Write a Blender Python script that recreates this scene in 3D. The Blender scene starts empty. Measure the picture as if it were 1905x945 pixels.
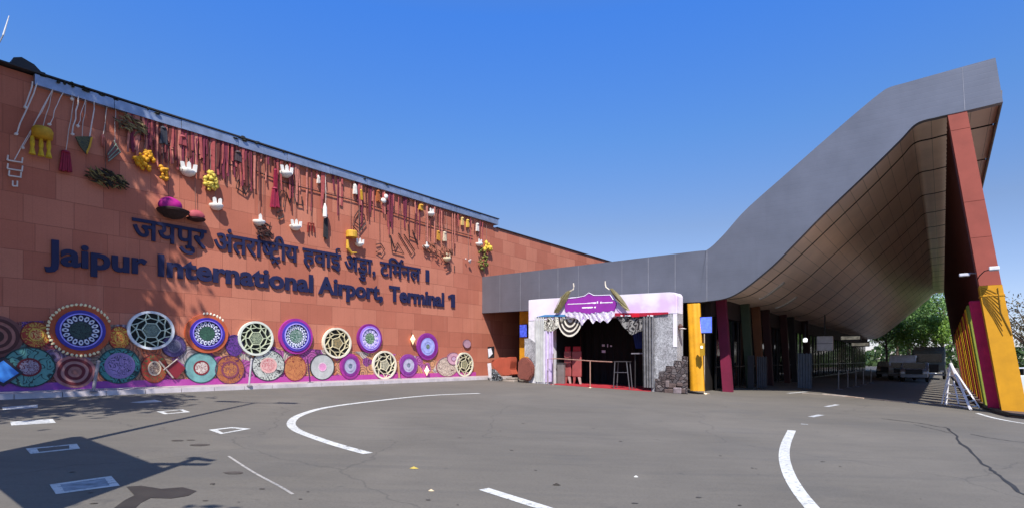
import bpy, bmesh, math, random
from mathutils import Vector, Matrix
R = math.radians
sc = bpy.context.scene
COL = sc.collection
random.seed(7)

# ------------------------------------------------------------------ camera
FPX, CX, HZ, EYE, SLOPE = 1050.0, 952.5, 670.0, 1.65, 0.035
cam = bpy.data.cameras.new('camera')
cam.sensor_width = 36.0
cam.lens = 36.0 * FPX / 1905.0
cam.shift_y = (HZ - 472.5) / 1905.0
cam.clip_start, cam.clip_end = 0.1, 3000
camo = bpy.data.objects.new('camera', cam)
camo.location = (0, 0, EYE)
camo.rotation_euler = (R(90), 0, 0)
COL.objects.link(camo)
sc.camera = camo

# ------------------------------------------------------------------ light
ELEV = R(51)
world = bpy.data.worlds.new('World')
sc.world = world
world.use_nodes = True
nt = world.node_tree
nt.nodes.clear()
sky = nt.nodes.new('ShaderNodeTexSky')
sky.sky_type = 'NISHITA'
sky.sun_disc = False
sky.sun_elevation = ELEV
sky.sun_rotation = R(180)
sky.altitude = 300
sky.air_density = 1.0
sky.dust_density = 0.25
sky.ozone_density = 3.0
hs = nt.nodes.new('ShaderNodeHueSaturation')
hs.inputs['Saturation'].default_value = 1.0
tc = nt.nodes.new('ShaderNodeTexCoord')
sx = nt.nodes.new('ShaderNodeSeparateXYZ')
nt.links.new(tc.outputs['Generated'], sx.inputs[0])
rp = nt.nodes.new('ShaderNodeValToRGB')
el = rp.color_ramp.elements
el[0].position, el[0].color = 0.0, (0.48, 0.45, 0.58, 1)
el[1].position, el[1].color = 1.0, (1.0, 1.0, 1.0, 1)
for p_, c_ in ((0.22, (0.47, 0.465, 0.53, 1)), (0.36, (0.37, 0.56, 0.78, 1)), (0.52, (0.29, 0.62, 1.10, 1)), (0.62, (0.5, 0.7, 1.0, 1)), (0.75, (0.95, 0.97, 1.0, 1))):  # top of the sky, out of view, brightened to lift the shade
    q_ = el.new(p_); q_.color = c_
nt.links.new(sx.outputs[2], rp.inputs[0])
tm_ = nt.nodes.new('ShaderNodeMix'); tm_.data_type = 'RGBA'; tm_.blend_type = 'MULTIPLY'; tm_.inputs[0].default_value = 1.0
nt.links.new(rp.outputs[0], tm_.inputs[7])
bg = nt.nodes.new('ShaderNodeBackground')
bg.inputs[1].default_value = 0.15
wo = nt.nodes.new('ShaderNodeOutputWorld')
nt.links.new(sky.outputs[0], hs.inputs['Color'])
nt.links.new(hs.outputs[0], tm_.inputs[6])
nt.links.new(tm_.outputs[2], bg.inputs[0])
nt.links.new(bg.outputs[0], wo.inputs[0])
sun = bpy.data.lights.new('sun', 'SUN')
sun.energy = 4.0
sun.angle = R(0.5)
sun.color = (1.0, 0.95, 0.87)
suno = bpy.data.objects.new('sun', sun)
suno.rotation_euler = Vector((-0.018 * math.cos(ELEV), math.cos(ELEV), -math.sin(ELEV))).to_track_quat('-Z', 'Y').to_euler()
suno.location = (0, -20, 40)
COL.objects.link(suno)
sc.view_settings.view_transform = 'Standard'
sc.view_settings.look = 'None'
sc.view_settings.gamma = 1
sc.view_settings.use_curve_mapping = False
sc.view_settings.exposure = 0.7

# ------------------------------------------------------------------ frames and measures
_l = math.hypot((1754 - CX) / FPX, 1)
AX, AY = ((1754 - CX) / FPX) / _l, 1 / _l          # direction along the long red wall
BX, BY = AY, -AX                                    # direction along the canopy front
DW = -20.2                                          # distance of the red wall, measured across it
_u = (897 - CX) / FPX
_dp = DW / (BX * _u + BY)
CRN = Vector((_u * _dp, _dp, 0))                    # where the canopy front meets the wall
SC = AX * CRN.x + AY * CRN.y
FW = Matrix.Translation(CRN) @ Matrix.Rotation(math.atan2(AY, AX), 4, 'Z')   # wall frame: x along wall, -y out of it
FK = Matrix.Translation(CRN) @ Matrix.Rotation(math.atan2(BY, BX), 4, 'Z')   # canopy frame: x along front, y inwards
F0 = Matrix.Identity(4)

def wp(px, py, y=0.0):      # a measured spot of the photograph on the wall plane -> (along, height)
    u, v = (px - CX) / FPX, (HZ - py) / FPX
    dp = (DW - y) / (BX * u + BY)
    return (AX * u + AY) * dp - SC, EYE + v * dp
def kp(px, py, y=0.0):      # the same on a plane parallel to the canopy front
    u, v = (px - CX) / FPX, (HZ - py) / FPX
    dp = (SC + y) / (AX * u + AY)
    return (BX * u + BY) * dp - DW, EYE + v * dp
def gp(px, py):             # the same on the ground
    u, v = (px - CX) / FPX, (HZ - py) / FPX
    dp = EYE / (-v - SLOPE * (BX * u + BY))
    return Vector((u * dp, dp, EYE + v * dp))
def gz(x, y): return -SLOPE * (BX * x + BY * y)
def gzk(t): return -SLOPE * (DW + t)
def gzw(y): return -SLOPE * (DW - y)
def k2w(x, y, z): return FK @ Vector((x, y, z))

# ------------------------------------------------------------------ materials
def hexc(h):
    r = []
    for i in (0, 2, 4):
        c = int(h[i:i + 2], 16) / 255
        r.append(c / 12.92 if c <= 0.04045 else ((c + 0.055) / 1.055) ** 2.4)
    return tuple(r)
class NT:
    def __init__(s, name):
        s.m = bpy.data.materials.new(name)
        s.m.use_nodes = True
        s.n = s.m.node_tree.nodes
        s.b = s.n['Principled BSDF']
    def new(s, t, **kw):
        x = s.n.new(t)
        for k, v in kw.items():
            if k in x.inputs: x.inputs[k].default_value = v
            else: setattr(x, k, v)
        return x
    def link(s, a, b): s.m.node_tree.links.new(a, b)
    def ramp(s, fac, stops, interp='LINEAR'):
        r = s.n.new('ShaderNodeValToRGB')
        r.color_ramp.interpolation = interp
        e = r.color_ramp.elements
        while len(e) < len(stops): e.new(0.5)
        for i, (p, c) in enumerate(stops):
            e[i].position = p
            e[i].color = (*c, 1) if len(c) == 3 else c
        s.link(fac, r.inputs[0])
        return r.outputs[0]
    def mix(s, fac, a, b, mode='MIX'):
        x = s.n.new('ShaderNodeMix'); x.data_type = 'RGBA'; x.blend_type = mode
        for i, v in ((0, fac), (6, a), (7, b)):
            if hasattr(v, 'is_linked'): s.link(v, x.inputs[i])
            else: x.inputs[i].default_value = v if i == 0 else (*v, 1)
        return x.outputs[2]
    def math(s, op, a, b=0.0):
        x = s.n.new('ShaderNodeMath'); x.operation = op
        for i, v in ((0, a), (1, b)):
            if hasattr(v, 'is_linked'): s.link(v, x.inputs[i])
            else: x.inputs[i].default_value = v
        return x.outputs[0]
    def coord(s, kind='Object'): return s.n.new('ShaderNodeTexCoord').outputs[kind]
    def mapping(s, vec, scale=(1, 1, 1)):
        x = s.n.new('ShaderNodeMapping'); x.inputs['Scale'].default_value = scale
        s.link(vec, x.inputs[0]); return x.outputs[0]
    def noise(s, vec, scale, detail=5, rough=0.6, dist=0.0):
        x = s.new('ShaderNodeTexNoise', Scale=scale, Detail=detail, Roughness=rough, Distortion=dist)
        s.link(vec, x.inputs['Vector']); return x.outputs['Fac']
    def bump(s, h, strength, dist=0.02):
        x = s.new('ShaderNodeBump', Strength=strength, Distance=dist)
        s.link(h, x.inputs['Height']); s.link(x.outputs[0], s.b.inputs['Normal'])
_cache = {}
def mat(col, rough=0.65, metal=0.0, var=0.18, scale=4.0, bump=0.15):
    key = (col, rough, metal, var, scale, bump)
    if key in _cache: return _cache[key]
    n = NT('paint_' + col if isinstance(col, str) else 'paint')
    c = hexc(col) if isinstance(col, str) else col
    f = n.noise(n.coord(), scale)
    lo = tuple(max(0, x * (1 - var)) for x in c); hi = tuple(min(1, x * (1 + var)) for x in c)
    n.link(n.ramp(f, [(0.3, lo), (0.7, hi)]), n.b.inputs['Base Color'])
    n.b.inputs['Roughness'].default_value = rough
    n.b.inputs['Metallic'].default_value = metal
    if bump:
        f2 = n.noise(n.coord(), scale * 8)
        n.bump(f2, bump, 0.01)
    _cache[key] = n.m
    return n.m
def glow(col, strength, name='lit'):
    n = NT(name)
    c = hexc(col)
    n.b.inputs['Base Color'].default_value = (*c, 1)
    f = n.noise(n.coord(), 7, 3)
    n.link(n.ramp(f, [(0.42, tuple(x * 0.35 for x in c)), (0.6, c)]), n.b.inputs['Emission Color'])
    n.b.inputs['Emission Strength'].default_value = strength
    return n.m
def worm(c1, c2, scale=9.0, width=0.5, dist=1.2):
    """painted curling lines of one colour on another"""
    key = ('worm', c1, c2, scale, width, dist)
    if key in _cache: return _cache[key]
    n = NT('painted_curls')
    v = n.coord()
    f = n.noise(v, scale, 1.0, 0.4, dist)
    w = n.math('FRACT', n.math('MULTIPLY', f, 6.0))
    col = n.ramp(w, [(0.0, hexc(c1)), (width - 0.06, hexc(c1)), (width + 0.06, hexc(c2)), (0.94, hexc(c2)), (1.0, hexc(c1))])
    g = n.noise(v, 5, 4)
    col = n.mix(0.5, col, n.ramp(g, [(0.3, (0.45, 0.45, 0.45)), (0.7, (1, 1, 1))]), 'MULTIPLY')
    n.link(col, n.b.inputs['Base Color'])
    n.b.inputs['Roughness'].default_value = 0.6
    _cache[key] = n.m
    return n.m

# ------------------------------------------------------------------ mesh building
ORG = {}
class MB:
    def __init__(s): s.bm = bmesh.new(); s.mi = 0
    def v(s, p): return s.bm.verts.new(p)
    def face(s, vs):
        try:
            f = s.bm.faces.new(vs); f.material_index = s.mi; return f
        except ValueError: return None
    def poly(s, pts): return s.face([s.v(p) for p in pts])
    def hexa(s, p):            # 8 points: bottom loop, top loop
        v = [s.v(q) for q in p]
        for a in ((0, 3, 2, 1), (4, 5, 6, 7), (0, 1, 5, 4), (1, 2, 6, 5), (2, 3, 7, 6), (3, 0, 4, 7)): s.face([v[i] for i in a])
        return s
    def box(s, x0, x1, y0, y1, z0, z1):
        return s.hexa([(x0, y0, z0), (x1, y0, z0), (x1, y1, z0), (x0, y1, z0), (x0, y0, z1), (x1, y0, z1), (x1, y1, z1), (x0, y1, z1)])
    def prism(s, poly, y0, y1):   # polygon in x,z pushed from y0 to y1
        a = [s.v((x, y0, z)) for x, z in poly]; b = [s.v((x, y1, z)) for x, z in poly]
        s.face(a); s.face(b[::-1]); n = len(a)
        for i in range(n): s.face([a[i], b[i], b[(i + 1) % n], a[(i + 1) % n]])
        return s
    def slab(s, poly, z0f, h):    # polygon of world points pushed up by h
        a = [s.v(p) for p in poly]; b = [s.v((p[0], p[1], p[2] + h)) for p in poly]
        s.face(a[::-1]); s.face(b); n = len(a)
        for i in range(n): s.face([a[i], a[(i + 1) % n], b[(i + 1) % n], b[i]])
        return s
    def tube(s, pts, r, n=6, cap=True):
        pts = [Vector(p) for p in pts]; rings = []
        for i, p in enumerate(pts):
            d = (pts[min(i + 1, len(pts) - 1)] - pts[max(i - 1, 0)])
            d = d.normalized() if d.length > 1e-6 else Vector((0, 0, 1))
            q = d.to_track_quat('Z', 'Y'); rr = r[i] if isinstance(r, (list, tuple)) else r
            rings.append([s.v(p + q @ Vector((rr * math.cos(2 * math.pi * k / n), rr * math.sin(2 * math.pi * k / n), 0))) for k in range(n)])
        for a, b in zip(rings, rings[1:]):
            for k in range(n): s.face([a[k], a[(k + 1) % n], b[(k + 1) % n], b[k]])
        if cap: s.face(rings[0][::-1]); s.face(rings[-1])
        return s
    def lathe(s, prof, c, n=14, tilt=None):
        c = Vector(c); q = tilt or Matrix.Identity(3); rings = []
        for r, z in prof:
            rings.append([s.v(c + q @ Vector((max(r, 1e-4) * math.cos(2 * math.pi * k / n), max(r, 1e-4) * math.sin(2 * math.pi * k / n), z))) for k in range(n)])
        for a, b in zip(rings, rings[1:]):
            for k in range(n): s.face([a[k], a[(k + 1) % n], b[(k + 1) % n], b[k]])
        s.face(rings[0][::-1]); s.face(rings[-1]); return s
    def blob(s, c, r, seed=0, sub=2, amp=0.2):
        rnd = random.Random(seed); c = Vector(c)
        g = bmesh.ops.create_icosphere(s.bm, subdivisions=sub, radius=1)
        ph = [rnd.uniform(0, 6) for _ in range(6)]
        for v in g['verts']:
            d = v.co.copy()
            k = 1 + amp * (math.sin(d.x * 3 + ph[0]) * math.sin(d.y * 3 + ph[1]) + 0.6 * math.sin(d.z * 5 + ph[2]) * math.sin(d.x * 6 + ph[3]))
            v.co = c + Vector((d.x * r[0], d.y * r[1], d.z * r[2])) * k
            for f in v.link_faces: f.material_index = s.mi
        return s
    def disc(s, c, rx, rz, y0, y1, n=40, wob=None):
        return s.prism([(c[0] + rx * (1 + (wob(k / n) if wob else 0)) * math.cos(2 * math.pi * k / n), c[1] + rz * (1 + (wob(k / n) if wob else 0)) * math.sin(2 * math.pi * k / n)) for k in range(n)], y0, y1)
    def ring(s, c, rx, rz, f0, f1, y0, y1, n=40, wob=None):
        def P(f, y, k):
            w = 1 + (wob(k / n) if wob else 0)
            a = 2 * math.pi * k / n
            return s.v((c[0] + rx * f * w * math.cos(a), y, c[1] + rz * f * w * math.sin(a)))
        A = [[P(f, y, k) for k in range(n)] for f, y in ((f0, y0), (f1, y0), (f1, y1), (f0, y1))]
        for i in range(4):
            a, b = A[i], A[(i + 1) % 4]
            for k in range(n): s.face([a[k], a[(k + 1) % n], b[(k + 1) % n], b[k]])
        return s
    def bevel(s, w, seg=1):
        bmesh.ops.bevel(s.bm, geom=s.bm.edges[:], offset=w, segments=seg, affect='EDGES', clamp_overlap=True)
        return s
    def mesh(s, name, mats, org=(0, 0, 0), smooth=False, recalc=True):
        if recalc: bmesh.ops.recalc_face_normals(s.bm, faces=s.bm.faces[:])
        o = Vector(org)
        for v in s.bm.verts: v.co -= o
        me = bpy.data.meshes.new(name); s.bm.to_mesh(me); s.bm.free()
        for m in (mats if isinstance(mats, (list, tuple)) else [mats]): me.materials.append(m)
        if smooth:
            for p in me.polygons: p.use_smooth = True
        return me
def tag(o, label, cat, group=None):
    o['label'] = label; o['category'] = cat
    if group: o['group'] = group
    return o
def thing(name, label, cat, frame, org, group=None):
    o = bpy.data.objects.new(name, None)
    o.empty_display_size = 0.2
    COL.objects.link(o)
    o.matrix_world = frame @ Matrix.Translation(org)
    ORG[o.name] = Vector(org)
    return tag(o, label, cat, group)
def part(parent, name, mb, mats, smooth=False, label=None, recalc=True):
    top = parent
    while top.parent: top = top.parent
    me = mb.mesh(name, mats, ORG[top.name], smooth, recalc)
    o = bpy.data.objects.new(name, me); COL.objects.link(o); o.parent = parent
    if label: o['label'] = label
    return o
def solo(name, mb, mats, label, cat, frame, org, group=None, smooth=False, recalc=True):
    o = bpy.data.objects.new(name, mb.mesh(name, mats, org, smooth, recalc)); COL.objects.link(o)
    o.matrix_world = frame @ Matrix.Translation(org)
    ORG[o.name] = Vector(org)
    return tag(o, label, cat, group)
def struct(name, mb, mats, kind='structure', recalc=True):
    o = bpy.data.objects.new(name, mb.mesh(name, mats, (0, 0, 0), False, recalc)); COL.objects.link(o)
    o['kind'] = kind
    return o
def crom(pts, per=8):
    out = []
    P = [pts[0]] + list(pts) + [pts[-1]]
    for i in range(1, len(P) - 2):
        p0, p1, p2, p3 = [Vector(q) for q in P[i - 1:i + 3]]
        for k in range(per):
            t = k / per
            out.append(0.5 * (2 * p1 + (p2 - p0) * t + (2 * p0 - 5 * p1 + 4 * p2 - p3) * t * t + (3 * p1 - p0 - 3 * p2 + p3) * t ** 3))
    out.append(Vector(pts[-1]))
    return out

# ------------------------------------------------------------------ ground
def asphalt():
    n = NT('asphalt')
    v = n.coord()
    big = n.noise(n.mapping(v, (0.25, 0.25, 1)), 1.0, 5, 0.6, 0.6)
    streak = n.noise(n.mapping(v, (0.5, 2.2, 1)), 1.3, 6, 0.65, 0.8)
    fine = n.noise(v, 34, 8, 0.82)
    spots = n.noise(v, 2.4, 3, 0.5)
    col = n.ramp(big, [(0.28, (0.131, 0.118, 0.100)), (0.72, (0.184, 0.165, 0.140))])
    col = n.mix(0.55, col, n.ramp(streak, [(0.3, (0.72, 0.72, 0.74)), (0.7, (1.0, 0.99, 0.97))]), 'MULTIPLY')
    col = n.mix(0.6, col, n.ramp(fine, [(0.32, (0.42, 0.42, 0.42)), (0.5, (0.86, 0.86, 0.86)), (0.68, (1.0, 1.0, 1.0))]), 'MULTIPLY')
    wvn = n.noise(n.mapping(v, (0.12, 1.5, 1)), 1.0, 4, .5, 1.2)
    col = n.mix(n.ramp(wvn, [(.56, (0, 0, 0)), (.66, (.22, .22, .22))]), col, (.075, .072, .07))
    ptc = n.noise(v, .33, 2, .4)
    col = n.mix(n.ramp(ptc, [(.6, (0, 0, 0)), (.605, (.14, .14, .14))]), col, (.09, .088, .088))
    col = n.mix(n.ramp(spots, [(0.70, (0, 0, 0)), (0.76, (0.5, 0.5, 0.5))]), col, (0.06, 0.057, 0.055))
    vo = n.new('ShaderNodeTexVoronoi', Scale=0.16, feature='DISTANCE_TO_EDGE')
    wv = n.new('ShaderNodeVectorMath', operation='ADD')
    nn = n.new('ShaderNodeTexNoise', Scale=0.9, Detail=5.0)
    n.link(v, nn.inputs['Vector']); n.link(v, wv.inputs[0]); n.link(nn.outputs['Color'], wv.inputs[1]); n.link(wv.outputs[0], vo.inputs['Vector'])
    cr = n.ramp(vo.outputs['Distance'], [(0.0, (0.4, 0.4, 0.4)), (0.003, (0, 0, 0))])
    col = n.mix(cr, col, (0.045, 0.043, 0.042))
    n.link(col, n.b.inputs['Base Color'])
    n.b.inputs['Roughness'].default_value = 0.88
    n.bump(fine, 0.5, 0.012)
    return n.m
m = MB()
g = 1500
m.poly([(x, y, gz(x, y)) for x, y in ((-g, -g), (g, -g), (g, g), (-g, g))])
struct('ground', m, asphalt())

def paint_mat(c=(0.64, 0.64, 0.62), wear=0.46):
    n = NT('road_paint')
    v = n.coord()
    f = n.noise(v, 14, 6, 0.75); f2 = n.noise(v, 1.7, 4)
    col = n.ramp(f2, [(0.3, tuple(x * 0.8 for x in c)), (0.7, c)])
    col = n.mix(n.ramp(f, [(wear - 0.1, (1, 1, 1)), (wear + 0.02, (0, 0, 0))]), col, (0.2, 0.2, 0.2))
    sk = n.noise(n.mapping(v, (.5, 5, 1)), 2.5, 5, .7)
    col = n.mix(n.ramp(sk, [(.55, (0, 0, 0)), (.72, (.5, .5, .5))]), col, (.24, .235, .23))
    n.link(col, n.b.inputs['Base Color']); n.b.inputs['Roughness'].default_value = 0.75
    return n.m
WHITE = paint_mat()
WORN = paint_mat((0.55, 0.56, 0.57), 0.48)
def ribbon(m, pts, w, h=0.004, taper=None):
    P = [Vector((p[0], p[1])) for p in pts]
    L = []
    for i, p in enumerate(P):
        d = (P[min(i + 1, len(P) - 1)] - P[max(i - 1, 0)]).normalized()
        nrm = Vector((-d.y, d.x)); ww = (w * taper[i] if taper else w) / 2
        L.append([m.v((q.x, q.y, gz(q.x, q.y) + h)) for q in (p + nrm * ww, p - nrm * ww)])
    for a, b in zip(L, L[1:]): m.face([a[0], a[1], b[1], b[0]])
def gline(pix, per=6): return crom([gp(*p).xy for p in pix], per)
for name, pix, w in (
    ('lane_line', [(892, 731), (800, 735), (700, 745), (610, 757), (560, 771), (542, 785), (551, 799), (590, 815), (640, 831), (685, 843)], 0.17),
    ('lane_line', [(1473, 800), (1462, 825), (1459, 850), (1467, 880), (1485, 912), (1513, 947), (1545, 985)], 0.165),
    ('lane_line', [(900, 909), (960, 928), (1020, 947), (1070, 964)], 0.15),
    ('lane_line', [(1818, 768), (1850, 777), (1905, 787), (1980, 795)], 0.13),
    ('lane_line', [(1508, 775), (1528, 771)], 0.16), ('lane_line', [(1537, 756), (1558, 752)], 0.16), ('lane_line', [(1490, 788), (1503, 789)], 0.1),
    ('lane_line', [(1466, 731), (1500, 728)], 0.2)):
    m = MB(); ribbon(m, gline(pix) if len(pix) > 2 else [gp(*p).xy for p in pix], w)
    struct(name, m, WHITE if len(pix) > 2 else WORN)
def boxmark(c, fill=None, w=0.09):
    P = [gp(*p) for p in c]
    m = MB()
    cen = sum(P, Vector()) / 4
    inn = []
    for p in P:
        d = cen - p
        inn.append(p + d * min(0.45, w * 1.6 / max(0.2, d.length)))
    o = [m.v(p + Vector((0, 0, .004))) for p in P]; i2 = [m.v(p + Vector((0, 0, .004))) for p in inn]
    for k in range(4): m.face([o[k], o[(k + 1) % 4], i2[(k + 1) % 4], i2[k]])
    if fill:
        m.mi = 1
        m.face([m.v(p + Vector((0, 0, .004))) for p in inn])
    struct('bay_marking', m, [WHITE, fill or WHITE])
GREYF = mat('7f8890', 0.8, 0, 0.5, 6)
boxmark([(92, 901), (207, 885), (223, 903), (104, 919)], GREYF, 0.07)
boxmark([(48, 834), (143, 825), (149, 834), (57, 844)])
boxmark([(19, 784), (98, 779), (104, 786), (21, 791)], WORN, 0.06)
boxmark([(4, 757), (70, 752), (70, 758), (5, 762)], WORN, 0.06)
boxmark([(291, 765), (340, 761), (354, 766), (306, 770)])
boxmark([(388, 799), (432, 794), (467, 797), (411, 807)])
boxmark([(241, 748), (288, 743), (303, 747), (262, 749)], WORN, 0.06)

tar = mat('2b2b2c', 0.7, 0, 0.3, 5)
for pix, w in (([(1640, 778), (1700, 785), (1745, 793), (1764, 797), (1790, 825), (1830, 862), (1860, 883), (1905, 921), (1940, 945)], 0.055),
               ([(1805, 807), (1860, 817), (1910, 823)], 0.03), ([(1700, 789), (1735, 797), (1775, 806)], 0.022)):
    m = MB(); pts = gline(pix, 7)
    pts = [p + Vector((random.uniform(-.03, .03), random.uniform(-.03, .03))) for p in pts]
    ribbon(m, pts, w, 0.004, [random.uniform(.5, 1.2) for _ in pts]); struct('crack_seal', m, tar)
m = MB()
ribbon(m, gline([(425, 848), (470, 877), (520, 904), (545, 919)]), 0.035, 0.004); struct('chalk_line', m, paint_mat((0.42, 0.39, 0.36), 0.5))
m = MB()
m.poly([gp(*p) + Vector((0, 0, .004)) for p in ((235, 905), (262, 903), (300, 909), (340, 906), (366, 913), (350, 922), (318, 927), (280, 926), (262, 935), (246, 950), (205, 950), (232, 930), (250, 921))])
struct('oil_stain', m, mat('38342f', 0.55, 0, 0.25, 3))
m = MB()
for c, r in (((330, 819), 8), ((372, 827), 12), ((435, 879), 9), ((280, 950), 12), ((355, 818), 5)):
    p = gp(*c)
    m.poly([(p.x + 0.012 * r * math.cos(k) * random.uniform(.8, 1.3), p.y + 0.009 * r * math.sin(k), gz(p.x + 0.012 * r * math.cos(k), p.y) + 0.004) for k in [i * math.pi / 5 for i in range(10)]])
rs = random.Random(8)
for k in range(46):
    p = gp(rs.uniform(20, 1890), rs.uniform(775, 940)); r_ = rs.uniform(.008, .03)
    m.poly([(p.x + r_ * math.cos(q) * rs.uniform(.6, 1.8), p.y + r_ * math.sin(q) * rs.uniform(.6, 1.2), gz(p.x, p.y) + .006) for q in [i * math.pi / 4 for i in range(8)]])
struct('oil_spots', m, mat('4a453f', 0.6, 0, 0.3, 3))

# footway and kerb along the wall
m = MB()
w0, w1 = -24.0, 0.6
for (ya, yb, zt) in ((-1.15, -0.02, 0.11),):
    m.hexa([(w0, ya, gzw(ya) - .2), (w1, ya, gzw(ya) - .2), (w1, yb, gzw(ya) - .2), (w0, yb, gzw(ya) - .2),
            (w0, ya, gzw(ya) + zt), (w1, ya, gzw(ya) + zt), (w1, yb, gzw(yb) + zt), (w0, yb, gzw(yb) + zt)])
o = struct('footway', m, mat('a89a9c', 0.85, 0, 0.22, 1.2)); o.matrix_world = FW
m = MB()
for i in range(25):
    x = w0 + i * 1.0
    m.hexa([(x + .01, -1.32, gzw(-1.3) - .2), (x + .99, -1.32, gzw(-1.3) - .2), (x + .99, -1.153, gzw(-1.3) - .2), (x + .01, -1.153, gzw(-1.3) - .2),
            (x + .01, -1.30, gzw(-1.3) + .135), (x + .99, -1.30, gzw(-1.3) + .135), (x + .99, -1.153, gzw(-1.3) + .135), (x + .01, -1.153, gzw(-1.3) + .135)])
o = struct('kerb', m, mat('bdb4b6', 0.85, 0, 0.25, 2)); o.matrix_world = FW

# ------------------------------------------------------------------ red sandstone building
def sandstone(c0='c2735a', c1='ce8368', c2='b76a52', sx=1.0):
    n = NT('red_sandstone')
    v = n.coord()
    sep = n.new('ShaderNodeSeparateXYZ'); n.link(v, sep.inputs[0])
    cmb = n.new('ShaderNodeCombineXYZ'); n.link(n.math('ADD', sep.outputs[0], sep.outputs[1]), cmb.inputs[0]); n.link(sep.outputs[2], cmb.inputs[1])
    uv = cmb.outputs[0]
    def bricks(w, h, off, freq, mort):
        b = n.new('ShaderNodeTexBrick', Scale=1.0)
        b.offset = off; b.offset_frequency = freq; b.squash = 0.75; b.squash_frequency = 3
        b.inputs['Brick Width'].default_value = w; b.inputs['Row Height'].default_value = h
        b.inputs['Mortar Size'].default_value = mort; b.inputs['Mortar Smooth'].default_value = 0.3
        b.inputs['Color1'].default_value = (0, 0, 0, 1); b.inputs['Color2'].default_value = (1, 1, 1, 1); b.inputs['Mortar'].default_value = (0.5, 0.5, 0.5, 1)
        n.link(uv, b.inputs['Vector']); return b
    b1 = bricks(1.15, 0.78, 0.37, 2, 0.007)
    col = n.ramp(b1.outputs['Color'], [(0.0, hexc(c2)), (0.5, hexc(c0)), (1.0, hexc(c1))])
    f = n.noise(v, 0.6, 6, 0.65)
    col = n.mix(0.6, col, n.ramp(f, [(0.3, (0.74, 0.70, 0.68)), (0.7, (1, 1, 1))]), 'MULTIPLY')
    st = n.noise(n.mapping(v, (3.2, 3.2, 0.16)), 1.0, 5, 0.6)
    col = n.mix(n.ramp(st, [(0.62, (0, 0, 0)), (0.78, (0.4, 0.4, 0.4))]), col, hexc('d89a80'))
    lines = n.math('FRACT', n.math('MULTIPLY', n.math('ADD', sep.outputs[0], sep.outputs[1]), 3.1))
    col = n.mix(n.ramp(lines, [(0.0, (.22, .22, .22)), (0.06, (0, 0, 0))]), col, hexc('7a3f32'))
    fine = n.noise(v, 24, 5, 0.7)
    col = n.mix(0.45, col, n.ramp(fine, [(0.3, (0.68, 0.66, 0.66)), (0.7, (1, 1, 1))]), 'MULTIPLY')
    col = n.mix(n.math('MULTIPLY', b1.outputs['Fac'], 0.55), col, hexc('74402f'))
    n.link(col, n.b.inputs['Base Color']); n.b.inputs['Roughness'].default_value = 0.9
    h = n.math('ADD', n.math('MULTIPLY', b1.outputs['Fac'], -1.0), n.math('MULTIPLY', fine, 0.25))
    h = n.math('ADD', h, n.math('MULTIPLY', b1.outputs['Color'], 0.5))
    n.bump(h, 0.6, 0.02)
    return n.m
STONE = sandstone()
q_l = -27.0
q_step, _ = wp(918, 412)
q_end, z_end = wp(1150, 496)
zt = wp(400, 121 + .316 * 400)[1]
zt2 = wp(1000, 447)[1]
bld = thing('terminal_building', 'long windowless red sandstone building whose wall carries the hanging ornaments and painted discs', 'building', FW, (0, 0, 0))
m = MB(); m.box(q_l, q_step, 0, 10, -1.0, zt)
part(bld, 'wall', m, STONE)
m = MB(); m.box(q_step, q_end, 0.02, 10, -1.0, zt2)
part(bld, 'wall', m, STONE, label='lower plain stretch of wall behind the grey canopy front')
qc0 = wp(62, 145)[0]
steel = mat('8f9bb0', 0.45, 0.5, 0.25, 2.5)
m = MB()
x = qc0
rnd = random.Random(3)
while x < q_step + .1:
    x2 = min(q_step + .25, x + 1.9)
    dz = rnd.uniform(-.012, .012)
    m.box(x, x2 - .015, -0.16 + rnd.uniform(-.01, .01), 0.3, zt - 0.27 + dz, zt + 0.02 + dz)
    x = x2
part(bld, 'coping', m, steel)
m = MB(); m.box(q_l, q_step + .3, -0.20, 0.5, zt + .045, zt + 0.085); m.box(q_step + .3, q_end, -0.05, .4, zt2 + .002, zt2 + .05)
part(bld, 'roof_edge', m, mat('2f2c2e', 0.7))
m = MB()
rnd = random.Random(5)
for i in range(60):
    px = rnd.choice([rnd.uniform(70, 190), rnd.uniform(70, 190), rnd.uniform(270, 290), rnd.uniform(432, 455), rnd.uniform(190, 900)])
    qx, _z = wp(px, 121 + .316 * px)
    m.blob((qx, -0.1 + rnd.uniform(-.1, .05), zt + 0.06 + rnd.uniform(-.1, .04)), (rnd.uniform(.03, .12), .05, rnd.uniform(.02, .05)), i, 1)
part(bld, 'moss', m, mat('26281f', 0.95, 0, 0.4))
bq, bz = wp(42, 138)
m = MB(); m.prism([(bq - .28, zt + .085), (bq - .22, zt + .28), (bq - .05, zt + .36), (bq + .22, zt + .27), (bq + .42, zt + .085)], -.15, .7)
m.box(bq - .3, bq + .46, -.18, .74, zt + .085, zt + .12)
solo('roof_cowl', m, mat('232327', 0.6), 'black rounded cowl on the roof edge of the red building', 'vent', FW, (bq, 0, zt + .085))

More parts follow.
